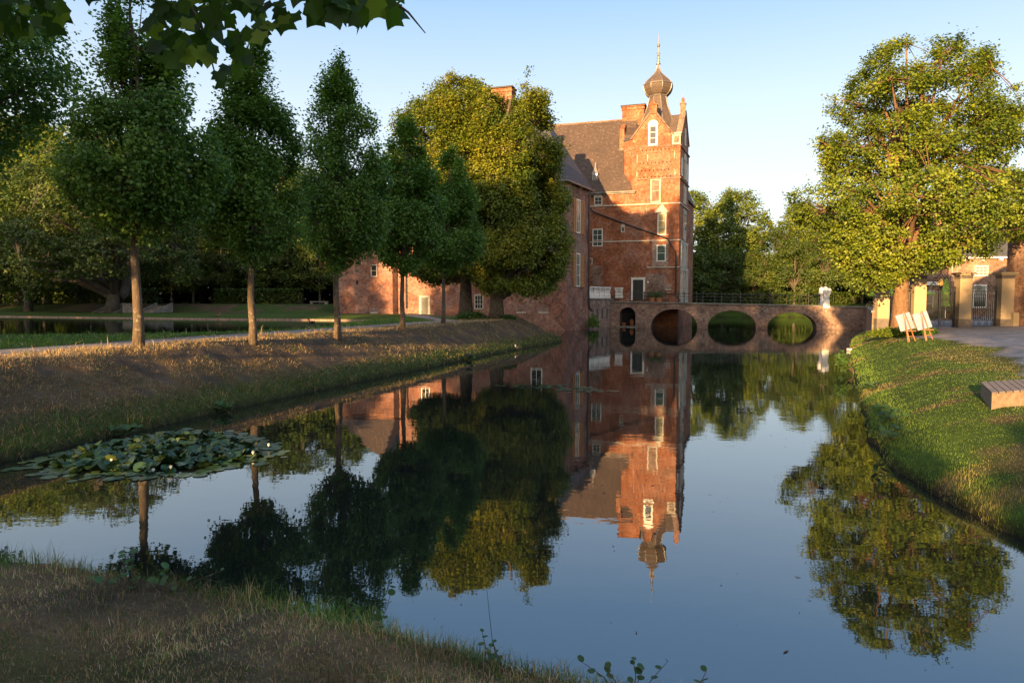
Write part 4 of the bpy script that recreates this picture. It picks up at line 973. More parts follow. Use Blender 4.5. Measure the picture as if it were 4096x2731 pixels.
# sculptures at the land end
for k, (y, lab) in enumerate(((Y0 + .18, 'white stone sculpture on a tapered pedestal at the near side of the bridge end'), (Y1 - .1, 'white stone sculpture on a tapered pedestal at the far side of the bridge end'))):
    st = empty('sculpture', CR, CA); tag(st, lab, 'sculpture', 'white stone sculptures at the bridge end')
    x = 25.05
    part('pedestal', 'white_stone', lambda m: m.lathe([(2.2, .46), (2.62, .46), (2.66, .4), (2.75, .42), (2.95, .42), (3.05, .32), (3.4, .36), (3.62, .4), (3.66, .5), (3.74, .5)], (x, y), 4, pi / 4), st)
    part('figure', 'white_stone', lambda m: (m.lathe([(3.74, .34), (3.85, .36), (4.05, .3), (4.2, .3), (4.36, .24), (4.44, .1)], (x - .08, y), 10, 0, .8, 1), m.lathe([(3.74, .2), (4.0, .25), (4.15, .23), (4.28, .1)], (x + .24, y), 8)), st, smooth=True)
rw = empty('retaining_wall', CR, CA); tag(rw, 'weathered brick retaining wall with stone coping between bridge and gate', 'wall')
part('wall', 'brick_bridge', lambda m: (m.box(24.651, 29.2, Y0 + .01, 12.4, -1.2, 2.28), m.prism([(24.655, 12.401), (26.2, 12.401), (25.6, 15.3), (24.655, 15.3)], -1.2, 2.27)), rw)
part('coping', 'stone_grey', lambda m: m.box(24.6, 29.25, Y0 - .08, 12.45, 2.285, 2.42), rw)
def _w2l(X, Y):
    dx, dy = X - CR[0], Y - CR[1]; c, s = cos(-CA), sin(-CA); return (c * dx - s * dy, s * dx + c * dy)
P1, P2 = _w2l(23.45, 43.6), (29.25, 11.65)
FG = F(P1, (P2[0] - P1[0], P2[1] - P1[1])); LG = sqrt((P2[0] - P1[0]) ** 2 + (P2[1] - P1[1]) ** 2)
gw_ = empty('garden_wall', CR, CA); tag(gw_, 'low brown brick wall running back from the leftmost gate pillar', 'wall')
part('wall', 'brick_court', lambda m: FG.box(m, 0, LG, -1, 2.22, -.4, 0), gw_)
part('coping', 'stone_grey', lambda m: FG.box(m, -.02, LG, 2.22, 2.36, -.46, .06), gw_)
# planters by the door
for k, (x, lab) in enumerate(((6.95, 'clipped round box ball in a tub, the one nearer the door'), (7.75, 'clipped round box ball in a tub, the one farther from the door'))):
    pl = empty('potted_box_ball', CR, CA); tag(pl, lab, 'potted plant', 'potted box balls by the door')
    y = 14.3; z = dz(x) + .145
    part('tub', 'wood', lambda m: m.lathe([(z, .3), (z + .45, .36), (z + .5, .38), (z + .5, .3)], (x, y), 12), pl)
    rng = np.random.default_rng(k); q = rng.normal(size=(2600, 3)); q /= np.linalg.norm(q, axis=1)[:, None]
    v, f, c = leaf_geo(rng, q * .44 * rng.uniform(.85, 1.03, (2600, 1)) + np.array([x, y, z + .82]), .05, rng.uniform(.1, .6, 2600), out=q * 2)
    raw_mesh('foliage', v, f, M['leaf_linden'], pl, col=c)
for k, (x, h) in enumerate(((4.0, .32), (4.9, .45))):
    pt = empty('terracotta_pot', CR, CA); tag(pt, ['small terracotta pot on the left behind the cellar grille', 'larger terracotta pot with domed lid behind the cellar grille'][k], 'pot')
    part('pot', 'terracotta', lambda m: m.lathe([(.1, .15), (.4, .22), (.42, .25), (.48, .25)], (x, Y0 + .8), 12), pt)
    if k: part('lid', 'terracotta', lambda m: m.lathe([(.48, .26), (.7, .24), (.85, .12), (.88, .02)], (x, Y0 + .8), 12), pt)

# ------------------------------------------------------------------ gate
gY = lambda x: 43.6 - (x - 23.5) * .12
def spiral(m, cx_, cz_, y, r, turns=1.6, a0=0, sgn=1, th=.02):
    n = int(18 * turns); m.tube([(cx_ + r * (1 - .8 * i / n) * cos(a0 + sgn * 2 * pi * turns * i / n), y, cz_ + r * (1 - .8 * i / n) * sin(a0 + sgn * 2 * pi * turns * i / n)) for i in range(n + 1)], th, 4)
PX = [(23.55, 'leftmost ochre gate pillar with leaf shadows, joined to the brick wall'), (25.7, 'second ochre gate pillar, just right of the oak trunk'), (28.35, 'third ochre gate pillar, between the double gate and the single gate'), (30.75, 'rightmost ochre gate pillar beside the brick gatehouse')]
for x, lab in PX:
    y = gY(x); z = 1.3
    p = empty('gate_pillar', (x, y, 0), -.12); tag(p, lab, 'gate pillar', 'ochre gate pillars')
    part('plinth', 'plinth', lambda m: m.box(-.40, .40, -.40, .40, 1.0, 1.85), p)
    part('shaft', 'ochre', lambda m: m.box(-.36, .36, -.36, .36, 1.85, 4.36), p, bevel=.02)
    part('neck', 'plinth', lambda m: m.box(-.37, .37, -.37, .37, 4.36, 4.56), p)
    part('cap', 'ochre', lambda m: (m.box(-.42, .42, -.42, .42, 4.56, 4.64), m.box(-.5, .5, -.5, .5, 4.64, 4.74)), p)
def bars(m, x0, x1, z0, z1, n, arch=True):
    for i in range(n):
        x = x0 + (x1 - x0) * i / (n - 1); m.tube([(x, 0, z0), (x, 0, z1)], .028, 4)
        if arch and i % 2 == 0 and i < n - 1:
            dx = (x1 - x0) / (n - 1); m.tube([(x, 0, z1), (x + .15 * dx, 0, z1 + .07), (x + dx / 2, 0, z1 + .1), (x + .85 * dx, 0, z1 + .07), (x + dx, 0, z1)], .012, 4)
def gate_leaf(g, x0, x1, z0, z1, n, crest=None):
    def _f(m):
        m.box(x0, x0 + .05, -.025, .025, z0, z1); m.box(x1 - .05, x1, -.025, .025, z0, z1)
        m.box(x0 + .05, x1 - .05, -.03, .03, z1 - .06, z1); m.box(x0 + .05, x1 - .05, -.02, .02, z0 + .34, z0 + .38); m.box(x0 + .05, x1 - .05, -.02, .02, z0, z0 + .04)
        m.box(x0 + .05, x1 - .05, -.02, .02, z0 + 1.0, z0 + 1.03); bars(m, x0 + .12, x1 - .12, z0 + .36, z1 - .2, n)
        w = (x1 - x0) / 4
        for k in range(4): spiral(m, x0 + w * (k + .5), z0 + .18, 0, .13, 1.5, pi / 2 if k % 2 else pi / 2, 1 if k % 2 else -1, .014)
    return part('gate_leaf', 'iron', _f, g)
z0, z1 = 1.38, 3.6
xa, xb = 26.13, 27.93; xm = (xa + xb) / 2 + 1e-6
g = empty('double_gate', ((xa + xb) / 2, gY(27), 0), -.12); tag(g, 'wrought iron double gate with scrolled crest and gilt emblem', 'gate')
W = (xb - xa) / 2
gate_leaf(g, -W, -.02, z0, z1, 9); gate_leaf(g, .02, W, z0, z1, 9)
def _f(m):
    for s in (-1, 1):
        spiral(m, s * .42, z1 + .28, 0, .26, 1.7, -pi / 2, s, .025); spiral(m, s * .78, z1 + .18, 0, .14, 1.5, -pi / 2, s, .02)
        spiral(m, s * .3, z1 + .68, 0, .2, 1.5, -pi / 2, s, .022)
        m.tube([(s * W, 0, z1), (s * .62, 0, z1 + .06), (s * .5, 0, z1 + .5), (s * .12, 0, z1 + .95), (0, 0, z1 + 1.15)], .022, 5)
        m.tube([(0, 0, z1), (s * .12, 0, z1 + .2), (s * .16, 0, z1 + .6), (0, 0, z1 + .92)], .022, 5)
part('scroll_crest', 'iron', _f, g)
part('emblem', 'gilt', lambda m: (m.lathe([(z1 + .3, .02), (z1 + .38, .14), (z1 + .55, .17), (z1 + .75, .1), (z1 + .82, .02)], (0, -.02), 8, 0, 1, .25)), g)
xa, xb = 28.78, 30.33
g = empty('single_gate', ((xa + xb) / 2, gY(29.6), 0), -.12); tag(g, 'narrow black iron gate with scrolled crest between the two right pillars', 'gate')
W = (xb - xa) / 2; gate_leaf(g, -W, W, z0, z1, 13)
def _f(m):
    for s in (-1, 1):
        spiral(m, s * .62, z1 + .18, 0, .15, 1.6, -pi / 2, s, .018); spiral(m, s * .25, z1 + .2, 0, .17, 1.6, -pi / 2, s, .018)
        m.tube([(s * W, 0, z1), (s * .42, 0, z1 + .35), (s * .3, 0, z1 + .5), (s * .1, 0, z1 + .7), (0, 0, z1 + .8)], .018, 5)
part('scroll_crest', 'iron', _f, g)
g = empty('iron_fence', (24.63, gY(24.6), 0), -.12); tag(g, 'black iron railing panel behind the oak trunk between the two left pillars', 'fence')
part('fence_panel', 'iron', lambda m: (bars(m, -.66, .66, 1.3, 3.5, 11), m.box(-.7, .7, -.02, .02, 3.58, 3.63), m.box(-.7, .7, -.02, .02, 2.3, 2.34), m.box(-.7, .7, -.02, .02, 1.4, 1.44)), g)
g = empty('iron_scroll', (23.1, 43.7, 0)); tag(g, 'curled iron scroll on the wall end left of the gate pillars', 'ironwork')
part('scroll', 'iron', lambda m: (spiral(m, -.15, 2.68, 0, .3, 1.8, -pi / 2, -1, .025), spiral(m, .02, 3.1, 0, .16, 1.4, -pi / 2, 1, .02)), g)
# gatehouse at the right edge
gh = empty('gatehouse', (31.45, 43.0, 0)); tag(gh, 'orange-lit brick gatehouse wall with blind niches at the right edge', 'building')
FH = F((0, 0), (.30, -1)); 
# this wall faces the moat: outward is towards -X
FH.n = (-1 / sqrt(1.09), -.30 / sqrt(1.09))
part('wall', 'brick_court', lambda m: m.prism([(0, 0), (3.6, -12), (12, -12), (12, .6), (0, .6)], 0.8, 7.2), gh)
part('roof', 'slate', lambda m: m.prism([(-.5, .9), (3.3, -12.4), (12.4, -12.4), (12.4, .9)], 7.22, 11, [(5.5, -1), (7.5, -9), (8.5, -9), (7.5, -1)]), gh)
part('eaves', 'ochre', lambda m: FH.box(m, -.8, 12.4, 7.05, 7.22, -.3, .5), gh)
part('eaves_bracket', 'ochre', lambda m: [FH.box(m, u, u + .12, 6.85, 7.05, 0, .42) for u in np.arange(.1, 12, .55)], gh)
part('blind_niche', 'brick_infill', lambda m: (FH.box(m, 1.0, 1.45, 4.5, 5.9, .001, .01), FH.box(m, .6, 1.0, 2.3, 3.6, .001, .01)), gh)
part('niche_sill', 'plinth', lambda m: (FH.box(m, .95, 1.5, 4.38, 4.5, .001, .06), FH.box(m, .0, 3, 1.95, 2.02, .001, .05)), gh)
bo = tag(part('guard_stone', 'ochre', lambda m: m.box(-.17, .17, -.17, .17, 1.1, 2.25), None, bevel=.04), 'short ochre guard stone at the foot of the rightmost pillar', 'guard stone'); bo.location = (31.12, 42.3, 0)
# courtyard building seen through the gate
cb = empty('courtyard_house', (41.6, 65.3, 0), -.1); tag(cb, 'brick house with slate roof seen behind the gate pillars', 'building')
FC = F((0, 0), (1, 0))
part('wall', 'brick_court', lambda m: m.box(0, 14, 0, 7, .8, 6.95), cb)
part('roof', 'slate', lambda m: m.prism([(-.4, -.4), (14.4, -.4), (14.4, 7.4), (-.4, 7.4)], 7.12, 12.2, [(1.5, 3.4), (12.5, 3.4), (12.5, 3.6), (1.5, 3.6)]), cb)
part('gutter', 'white', lambda m: (FC.box(m, -.4, 14.4, 6.95, 7.12, 0, .4), [FC.box(m, u, u + .25, 6.75, 6.95, 0.002, .3) for u in np.arange(1.2, 14, 1.6)]), cb)
window(FC, 2.3, 3.5, 5.3, 6.3, 3, 3, cb, glass='glass_pale', fw=.1); window(FC, 2.25, 3.45, 2.3, 4.5, 1, 2, cb, glass='glass', fw=.12)
window(FC, 6.0, 7.2, 5.3, 6.3, 3, 3, cb, glass='glass_pale', fw=.1); window(FC, 6.0, 7.2, 2.3, 4.5, 1, 2, cb, glass='glass', fw=.12)
part('chimney', 'brick_court', lambda m: m.box(.2, 1.3, 3, 4, 10, 13.6), cb)
part('downpipe', 'lead', lambda m: m.tube([FC.pt(.25, 6.9, .1), FC.pt(.25, 1.2, .1)], .07, 6), cb)
lb = empty('garden_pavilion', (37.2, 66.5, 0), -.1); tag(lb, 'low flat-roofed building with white fascia behind the double gate', 'building')
FL = F((0, 0), (1, 0))
part('wall', 'brick_court', lambda m: m.box(0, 4.0, 0, 4, .8, 4.45), lb); part('fascia', 'white', lambda m: m.box(-.3, 4.2, -.3, 4.2, 4.46, 4.8), lb)
window(FL, .4, 1.6, 2.0, 4.0, 2, 2, lb, glass='glass'); window(FL, 2.2, 3.6, 1.4, 4.0, 2, 2, lb, glass='glass')
def parasol(x, y, opened, lab):
    u = empty('parasol', (x, y, gz(x, y) * 0 + 1.4)); tag(u, lab, 'parasol', 'lime green parasols in the courtyard')
    part('pole', 'white', lambda m: m.tube([(0, 0, 0), (0, 0, 3.3 if not opened else 2.7)], .035, 6), u)
    part('base', 'plinth', lambda m: m.lathe([(0, .3), (.08, .3), (.1, .05)], (0, 0), 12), u)
    if opened: part('canopy', 'lime', lambda m: m.lathe([(2.0, 1.7), (2.22, 1.72), (2.75, .1), (2.8, .02)], (0, 0), 8), u)
    else: part('canopy', 'lime', lambda m: m.lathe([(1.1, .34), (1.15, .36), (1.5, .26), (1.6, .2), (1.8, .3), (2.6, .26), (3.3, .14), (3.5, .02)], (0, 0), 10), u)
parasol(36.9, 58.2, False, 'folded lime green parasol between the double gate bars'); parasol(41.6, 58.0, False, 'folded lime green parasol beside the rightmost pillar')
parasol(36.1, 61.5, True, 'opened lime green parasol behind the left leaf of the gate'); parasol(34.6, 63, True, 'opened lime green parasol half hidden by the second pillar')
for k, (x, y) in enumerate(((41.2, 60.5), (39.2, 60))):
    t_ = empty('picnic_table', (x, y, 1.4)); tag(t_, ['wooden picnic table seen through the single gate', 'wooden picnic table beside a bush behind the double gate'][k], 'table')
    part('tabletop', 'wood', lambda m: m.box(-.9, .9, -.4, .4, .7, .76), t_)
    for s in (-1, 1):
        part('seat', 'wood', lambda m: m.box(-.9, .9, s * .75 - .13, s * .75 + .13, .42, .46), t_)
        part('leg', 'wood', lambda m: (m.tube([(s * .6, -.7, 0), (s * .6, .3, .7)], .04, 4), m.tube([(s * .6, .7, 0), (s * .6, -.3, .7)], .04, 4)), t_)

# ------------------------------------------------------------------ easels with white boards
for k, (x, y, lab) in enumerate(((19.15, 33.0, 'left wooden easel with a blank white board on the grass'), (19.75, 32.6, 'right wooden easel with a blank white board on the grass'))):
    z = gz(x, y); e = empty('easel', (x, y, z), .12); tag(e, lab, 'easel', 'wooden easels on the lawn')
    H_ = 1.42
    for s in (-1, 1): part('leg', 'wood', lambda m: m.tube([(s * .16 + .3, .02, -.05), (s * .04, .32, H_)], .022, 4), e)
    part('leg', 'wood', lambda m: m.tube([(-.28, -.45, -.08), (.02, .28, H_ * .82)], .02, 4), e)
    part('ledge', 'wood', lambda m: (m.box(-.02, .48, .04, .2, .5, .54), m.tube([(-.0, .1, .25), (.42, .1, .25)], .018, 4)), e)
    b = tag(part('board', 'board', lambda m: (m.box(-.38, .38, -.012, .012, 0, .82)), None), 'blank white board standing on the %s easel' % ['left', 'right'][k], 'board', 'blank white boards')
    b.location = (x + .1 + .05, y + .26, z + .56); b.rotation_euler = (radians(-13), radians(-14), .12)
# ------------------------------------------------------------------ bench
bn = empty('bench', (0, 0, 0)); tag(bn, 'low concrete block bench with grey plank top at the right edge', 'bench')
A_ = np.array([9.15, 12.95]); UL = np.array([.487, .873]) * 1.86; WL = np.array([.93, .37]) * 2.3
def quad(a, b, e0, e1): return [tuple(A_ + UL * a + WL * e0), tuple(A_ + UL * a + WL * e1), tuple(A_ + UL * b + WL * e1), tuple(A_ + UL * b + WL * e0)]
part('base', 'concrete', lambda m: m.prism(quad(.01, .99, .01, .99), .7, 1.215), bn)
def _f(m):
    n = 11
    for i in range(n): m.prism(quad(-.01, 1.01, i / n + .006, (i + 1) / n - .006), 1.216, 1.255)
part('seat', 'bench_slat', _f, bn)
# ------------------------------------------------------------------ far woodland and hedges
def leaf_box(rng, n, fn, size): 
    P = fn(n); return leaf_geo(rng, P, size, np.clip(rng.normal(.4, .2, len(P)), 0, 1))
rng = np.random.default_rng(7)
def band(n, pts, thick, hfun, z0):
    pts = np.array(pts, float); seg = np.linalg.norm(np.diff(pts, axis=0), axis=1); cum = np.concatenate([[0], np.cumsum(seg)])
    s_ = rng.uniform(0, cum[-1], n); x = np.interp(s_, cum, pts[:, 0]); y = np.interp(s_, cum, pts[:, 1])
    h = hfun(s_); return np.stack([x + rng.normal(0, thick, n), y + rng.normal(0, thick, n), z0 + h * rng.uniform(0, 1, n) ** 1.15], 1)
hf = lambda b: (lambda s_: b * (1 + .28 * np.sin(s_ * .31) + .2 * np.sin(s_ * .83 + 1) + .12 * np.sin(s_ * 2.1)))
P = np.concatenate([band(34000, [(-140, 112), (-90, 120), (-40, 124), (-2, 130)], 1.5, hf(7.5), 1.2), band(52000, [(-150, 118), (-95, 128), (-40, 132), (-2, 140)], 3.5, hf(13), 1.5), band(34000, [(22, 158), (60, 150), (92, 130), (120, 100)], 3, hf(9.5), 1.5)])
P = np.concatenate([P, band(26000, [(16, 140), (60, 137), (88, 122), (112, 95)], 1.5, hf(6.5), 1.6)])
v, f, c = leaf_geo(rng, P, .75, np.clip(rng.normal(.35, .2, len(P)), 0, 1))
tag(raw_mesh('far_woodland', v, f, M['leaf_wood'], None, col=c), 'dense dark wood closing the view behind the park trees', 'woodland', kind='stuff')
def hedge(x0, y0, x1, y1, h, w_, z0, n, label, mat='leaf_wood', sz=.16):
    L = sqrt((x1 - x0) ** 2 + (y1 - y0) ** 2); a = math.atan2(y1 - y0, x1 - x0)
    u = rng.uniform(0, L, n); vv = rng.uniform(-.5, .5, n) * w_; z = rng.uniform(0, 1, n) * h
    k = rng.integers(0, 3, n); vv = np.where(k == 0, -w_ / 2, vv); z = np.where(k == 1, h, z)
    P = np.stack([u, vv, z], 1) + rng.normal(0, .05, (n, 3))
    r = empty('hedge', (x0, y0, z0), a); tag(r, label, 'hedge')
    v, f, c = leaf_geo(rng, P, sz, rng.uniform(0, .5, n)); raw_mesh('foliage', v, f, M[mat], r, col=c)
    part('stem', 'bark', lambda m: [m.tube([(q, 0, -.1), (q + .1, 0, h * .8)], .04, 4) for q in np.arange(.5, L, 1.2)], r)
hedge(-90, 97, -48, 93.5, 2.2, 1.2, 2.4, 9000, 'dark clipped hedge on the far lawn left of the leaning tree', sz=.26)
hedge(-41, 95, -28.5, 93, 2.1, 1.2, 2.4, 5000, 'dark clipped hedge on the far lawn ending beside the stone bench', sz=.26)
hedge(20, 127.5, 82, 124, 2.4, 1, 2.0, 9000, 'low hedge along the far bank behind the bridge', sz=.3)
# pond edging of weathered planks
FE_ = [(-11.6, 59.4), (-15.3, 61.4), (-30, 65.5), (-57, 76), (-90, 88)]
def _f(m):
    for (x0, y0), (x1, y1) in zip(FE_[:-1], FE_[1:]):
        G = F((x1, y1), (x0 - x1, y0 - y1)); L = sqrt((x1 - x0) ** 2 + (y1 - y0) ** 2); u = 0
        while u < L - .2:
            e = min(L, u + R_.uniform(2.2, 3.6)); G.box(m, u, e - .04, 1.0, 1.31 + R_.uniform(-.01, .01), -.12, .12); u = e
tag(part('pond_edging', 'soilrock', _f, None), 'pale timber edging along the far side of the pond', 'edging')
# stone bench, sapling with stake, steps
b = empty('stone_bench', (-25.5, 90.5, 2.42)); tag(b, 'low grey stone bench on the far lawn beside the end of the hedge', 'bench')
part('seat', 'stone_grey', lambda m: m.box(-1.2, 1.2, -.3, .3, .34, .48), b)
for s in (-1, 1): part('leg', 'stone_grey', lambda m: m.box(s * .95 - .2, s * .95 + .2, -.25, .25, -.2, .34), b)
geo, mb = grow_crown(201, [(0, 7.5), (1.2, 6.8), (1.9, 5), (1.5, 3.6), (0, 3.1), (-1.6, 3.7), (-1.8, 5.4), (-1.0, 7)], 260, 30, .3, .2, tr=.09, nlimb=14, droop=.4)
make_tree('young_tree', (-20.6, 90, 2.3), geo, mb, M['leaf_wood'], M['white_stone'], 'young tree with a thin pale stem on the far lawn', 'tree')
for k, (x, y, w_, lab) in enumerate(((-47.5, 79.5, 3.2, 'weathered garden steps left of the leaning tree'), (-42.2, 78.2, 2.2, 'weathered garden steps right of the leaning tree'))):
    s_ = empty('garden_steps', (x, y, 0), -.38); tag(s_, lab, 'steps', 'garden steps on the pond bank')
    for i in range(5): part('step', 'stone_grey', lambda m: m.box(-w_ / 2, w_ / 2, i * .55, i * .55 + .6, .9, 1.5 + i * .22), s_)
    for q in (-1, 1): part('side_wall', 'stone_grey', lambda m: m.prism([(q * w_ / 2 - .12 + q * .13, -.2), (q * w_ / 2 + .12 + q * .13, -.2), (q * w_ / 2 + .12 + q * .13, 2.9), (q * w_ / 2 - .12 + q * .13, 2.9)], .9, [1.6, 1.6, 2.75, 2.75]), s_)
pd = empty('stone_pedestal', (-43.9, 78.6, 0), -.38); tag(pd, 'grey panelled stone pedestal right beside the leaning tree', 'pedestal')
part('block', 'stone_grey', lambda m: (m.box(-.75, .75, -.4, .4, 1.2, 2.55), m.box(-.85, .85, -.5, .5, 2.55, 2.68)), pd)
# ------------------------------------------------------------------ grass
def blades(n, samp, h, w_, colf, seed, lean=.5, zoff=-.01):
    rng = np.random.default_rng(seed); P = samp(rng, n); z, d, dp, dl, zone = terrain(P)
    keep = colf(P, z, d, dp, zone, None)[0]; P = P[keep]; z = z[keep]; d = d[keep]; dp = dp[keep]; zone = zone[keep]; n = len(P)
    _, c, hs = colf(P, z, d, dp, zone, rng)
    a = rng.uniform(0, 2 * pi, n); r = np.hypot(P[:, 0], P[:, 1])
    H = h * hs * rng.uniform(.4, 1.25, n); W_ = np.maximum(w_ * rng.uniform(.7, 1.3, n), r * .00055)
    la = rng.uniform(0, 2 * pi, n); ll = np.abs(rng.normal(0, lean, n)) * H
    B = np.stack([P[:, 0], P[:, 1], z + zoff], 1); s = np.stack([np.cos(a), np.sin(a), 0 * a], 1) * W_[:, None] / 2
    l = np.stack([np.cos(la) * ll, np.sin(la) * ll, 0 * la], 1)
    v = np.empty((n, 5, 3)); v[:, 0] = B - s; v[:, 1] = B + s; mid = B + l * .35 + np.array([0, 0, 1]) * (H * .6)[:, None]
    v[:, 2] = mid + s * .7; v[:, 3] = mid - s * .7; v[:, 4] = B + l + np.array([0, 0, 1]) * (np.sqrt(np.maximum(H ** 2 - ll ** 2 * .6, H * H * .1)))[:, None]
    i = np.arange(n)[:, None] * 5
    f = np.concatenate([i + [[0, 1, 2]], i + [[0, 2, 3]], i + [[3, 2, 4]]], 0)
    return v.reshape(-1, 3), f, np.repeat(c, 5, axis=0)
def polar(r0, r1, a0, a1):
    def s(rng, n):
        r = np.exp(rng.uniform(np.log(r0), np.log(r1), n)); a = np.radians(rng.uniform(a0, a1, n)); return np.stack([r * np.sin(a), r * np.cos(a)], 1)
    return s
TAN = np.array([.44, .32, .165]); RUST = np.array([.26, .17, .09]); GRN = np.array([.11, .22, .035]); DGR = np.array([.07, .14, .03]); STRAW = np.array([.56, .45, .27])
def pal(rng, n, w):   # w: (n,5) weights
    w = w / w.sum(1)[:, None]; c = np.cumsum(w, 1); k = (rng.uniform(0, 1, (n, 1)) > c).sum(1).clip(0, 4)
    return np.array([TAN, RUST, GRN, DGR, STRAW])[k] * rng.uniform(.65, 1.25, (n, 1))
def c_near(P, z, d, dp, zone, rng):
    bare = sm((vnoise(P, .16, 4) + vnoise(P, 1.7, 2) * .6 - .25) * 3)
    keep = (zone == 1) & (d > .03) & (bare < .6)
    if rng is None: return keep, None, None
    n = len(P); g = sm((vnoise(P, .9, 11) + .15) * 2); edge = sm((.7 - d) / .5)
    w = np.stack([.55 * (1 - g) + .05, .35 * (1 - g) + .04, .25 + .5 * g + edge * .6, .15 + edge * .5, .12 * (1 - g) + .01], 1)
    return keep, pal(rng, n, w) * (1.0 + .55 * vnoise(P, 2.1, 41))[:, None].clip(.5, 1.7), (.4 + .9 * edge + .6 * g) * (1 + 1.0 * sm(vnoise(P, 3.1, 31)))
v, f, c = blades(125000, polar(2.3, 9.5, -50, 30), .10, .0042, c_near, 1, .75)
tag(raw_mesh('near_bank_grass', v, f, M['blade'], None, col=c), 'dry trampled grass mixed with green blades on the near bank', 'grass', kind='stuff')
def c_left(P, z, d, dp, zone, rng):
    keep = (zone == 0) & (d > .02) & (d < 18) & (dp > .1) & (path_mask(P, d, zone) < .5) & (P[:, 1] < 68)
    if rng is None: return keep, None, None
    n = len(P); low = sm((1.3 - d) / .9); top = sm((d - 3.0) / .6) * sm((4.9 - d) / .3); back = sm((d - 6.6) / .3); pe = sm((1.2 - dp) / .9)
    bare = sm((vnoise(P, 1.7, 2) + vnoise(P, .45, 1) * .7 - .1) * 2.5)
    w = np.stack([.35 + top * .8 - back * .3, .35 + top * .2 - back * .33, .08 + low * .7 + back * 1.6, .12 + low * .8 + back * .5, .06 + top * .3], 1).clip(.01)
    hs = (.55 + .35 * low + .2 * top + .55 * pe) * (1 - .75 * bare * (1 - low) * (1 - back) * (1 - top))
    return keep, pal(rng, n, w) * (.85 + .3 * np.maximum(top, back))[:, None], hs * (.8 + .9 * sm(vnoise(P, 1.9, 17)))
v, f, c = blades(300000, polar(11, 62, -44, 6), .15, .007, c_left, 2, 1.3)
v2, f2, c2_ = blades(26000, polar(11, 55, -44, 4), .36, .005, c_left, 22, 2.2)
f = np.concatenate([f, f2 + len(v)]); v = np.concatenate([v, v2]); c = np.concatenate([c, c2_ * 1.2])
tag(raw_mesh('left_bank_grass', v, f, M['blade'], None, col=c), 'dry rust and straw coloured grass on the left moat bank, greener at the water', 'grass', kind='stuff')
def c_right(P, z, d, dp, zone, rng):
    g = sdf(P, GRAVEL) + .5 * vnoise(P, .5, 8)
    keep = (zone == 2) & (d > .02) & (g > .0) & (P[:, 1] < 60)
    if rng is None: return keep, None, None
    n = len(P); low = sm((1.0 - d) / .8); dr = sm((vnoise(P, .45, 1) + vnoise(P, 1.7, 2) * .6 + .05) * 1.8)
    w = np.stack([.02 + .3 * dr, .01 + .25 * dr, .9 - .35 * dr + low * .2, .45 + low * .4, .0 * dr + 1e-4], 1)
    return keep, (pal(rng, n, w) * .5 + np.array([[.075, .12, .02]]) * (1 - .5 * dr[:, None]) + np.array([[.11, .07, .03]]) * dr[:, None]) , .4 + .8 * low
v, f, c = blades(220000, polar(7.5, 58, 14, 46), .075, .005, c_right, 3, .8)
tag(raw_mesh('right_bank_grass', v, f, M['blade'], None, col=c), 'short green grass with tan patches on the right bank', 'grass', kind='stuff')
rng = np.random.default_rng(12)
def reeds(n, fn, h, seed, name, label):
    v, f, c = blades(n, fn, h, .02, lambda P, z, d, dp, zone, r: (np.ones(len(P), bool), None if r is None else pal(r, len(P), np.tile([.6, .1, .2, .1, .5], (len(P), 1))), np.ones(len(P))), seed, .3)
    tag(raw_mesh(name, v, f, M['blade'], None, col=c), label, 'grass', kind='stuff')
reeds(2500, lambda r, n: np.stack([r.uniform(33.5, 42, n), r.uniform(70, 76, n)], 1), .95, 5, 'dry_reeds', 'sunlit dry tall grass above the retaining wall')

# ------------------------------------------------------------------ low plants
def shrub(loc, n, rx, ry, rz_, size, mat, label, cat='shrub', name='shrub', vm=.5, group=None, wood=True):
    r = empty(name, loc); tag(r, label, cat, group)
    q = rng.normal(size=(n, 3)); q /= np.linalg.norm(q, axis=1)[:, None]; q *= (rng.uniform(.3, 1, (n, 1)) ** .5) * rng.uniform(.8, 1.15, (n, 1)); q[:, 2] = np.abs(q[:, 2])
    P = q * np.array([rx, ry, rz_])
    v, f, c = leaf_geo(rng, P, size, np.clip(rng.normal(vm, .22, n), 0, 1)); raw_mesh('foliage', v, f, M[mat], r, col=c)
    if wood: part('stem', 'bark', lambda m: [m.tube([(0, 0, -.1), tuple(P[k] * .5 + np.array([0, 0, .05])), tuple(P[k])], .012, 4, cap=False) for k in range(0, n, max(1, n // 14))], r)
    return r
shrub((21.4, 38.2, gz(21.4, 38.2)), 2600, 1.6, .8, .5, .11, 'leaf_oak', 'low leafy ground cover glowing yellow-green at the oak foot', vm=.4)
shrub((22.6, 37.3, gz(22.6, 37.3)), 1200, .7, .6, .45, .11, 'leaf_linden', 'dark leafy shoots behind the right easel')
shrub((-3.0, 50.6, gz(-3.0, 50.6)), 1800, 1.3, .7, .6, .13, 'leaf_weed', 'bright green undergrowth around the foot of the big lindens', vm=.8)
shrub((-.3, 49.4, gz(-.3, 49.4)), 700, .7, .5, .4, .12, 'leaf_weed', 'small green undergrowth right of the pointed linden trunk')
x, y = 7.9, 71.8
shrub((x + .6, y - .3, .2), 1100, .75, .7, 1.35, .13, 'leaf_linden', 'dark bush growing from the wing wall at the waterline', vm=.7)
shrub((38.9, 61.5, 1.4), 900, 1.4, .8, 1.3, .2, 'leaf_wood', 'dark courtyard bush behind the double gate')
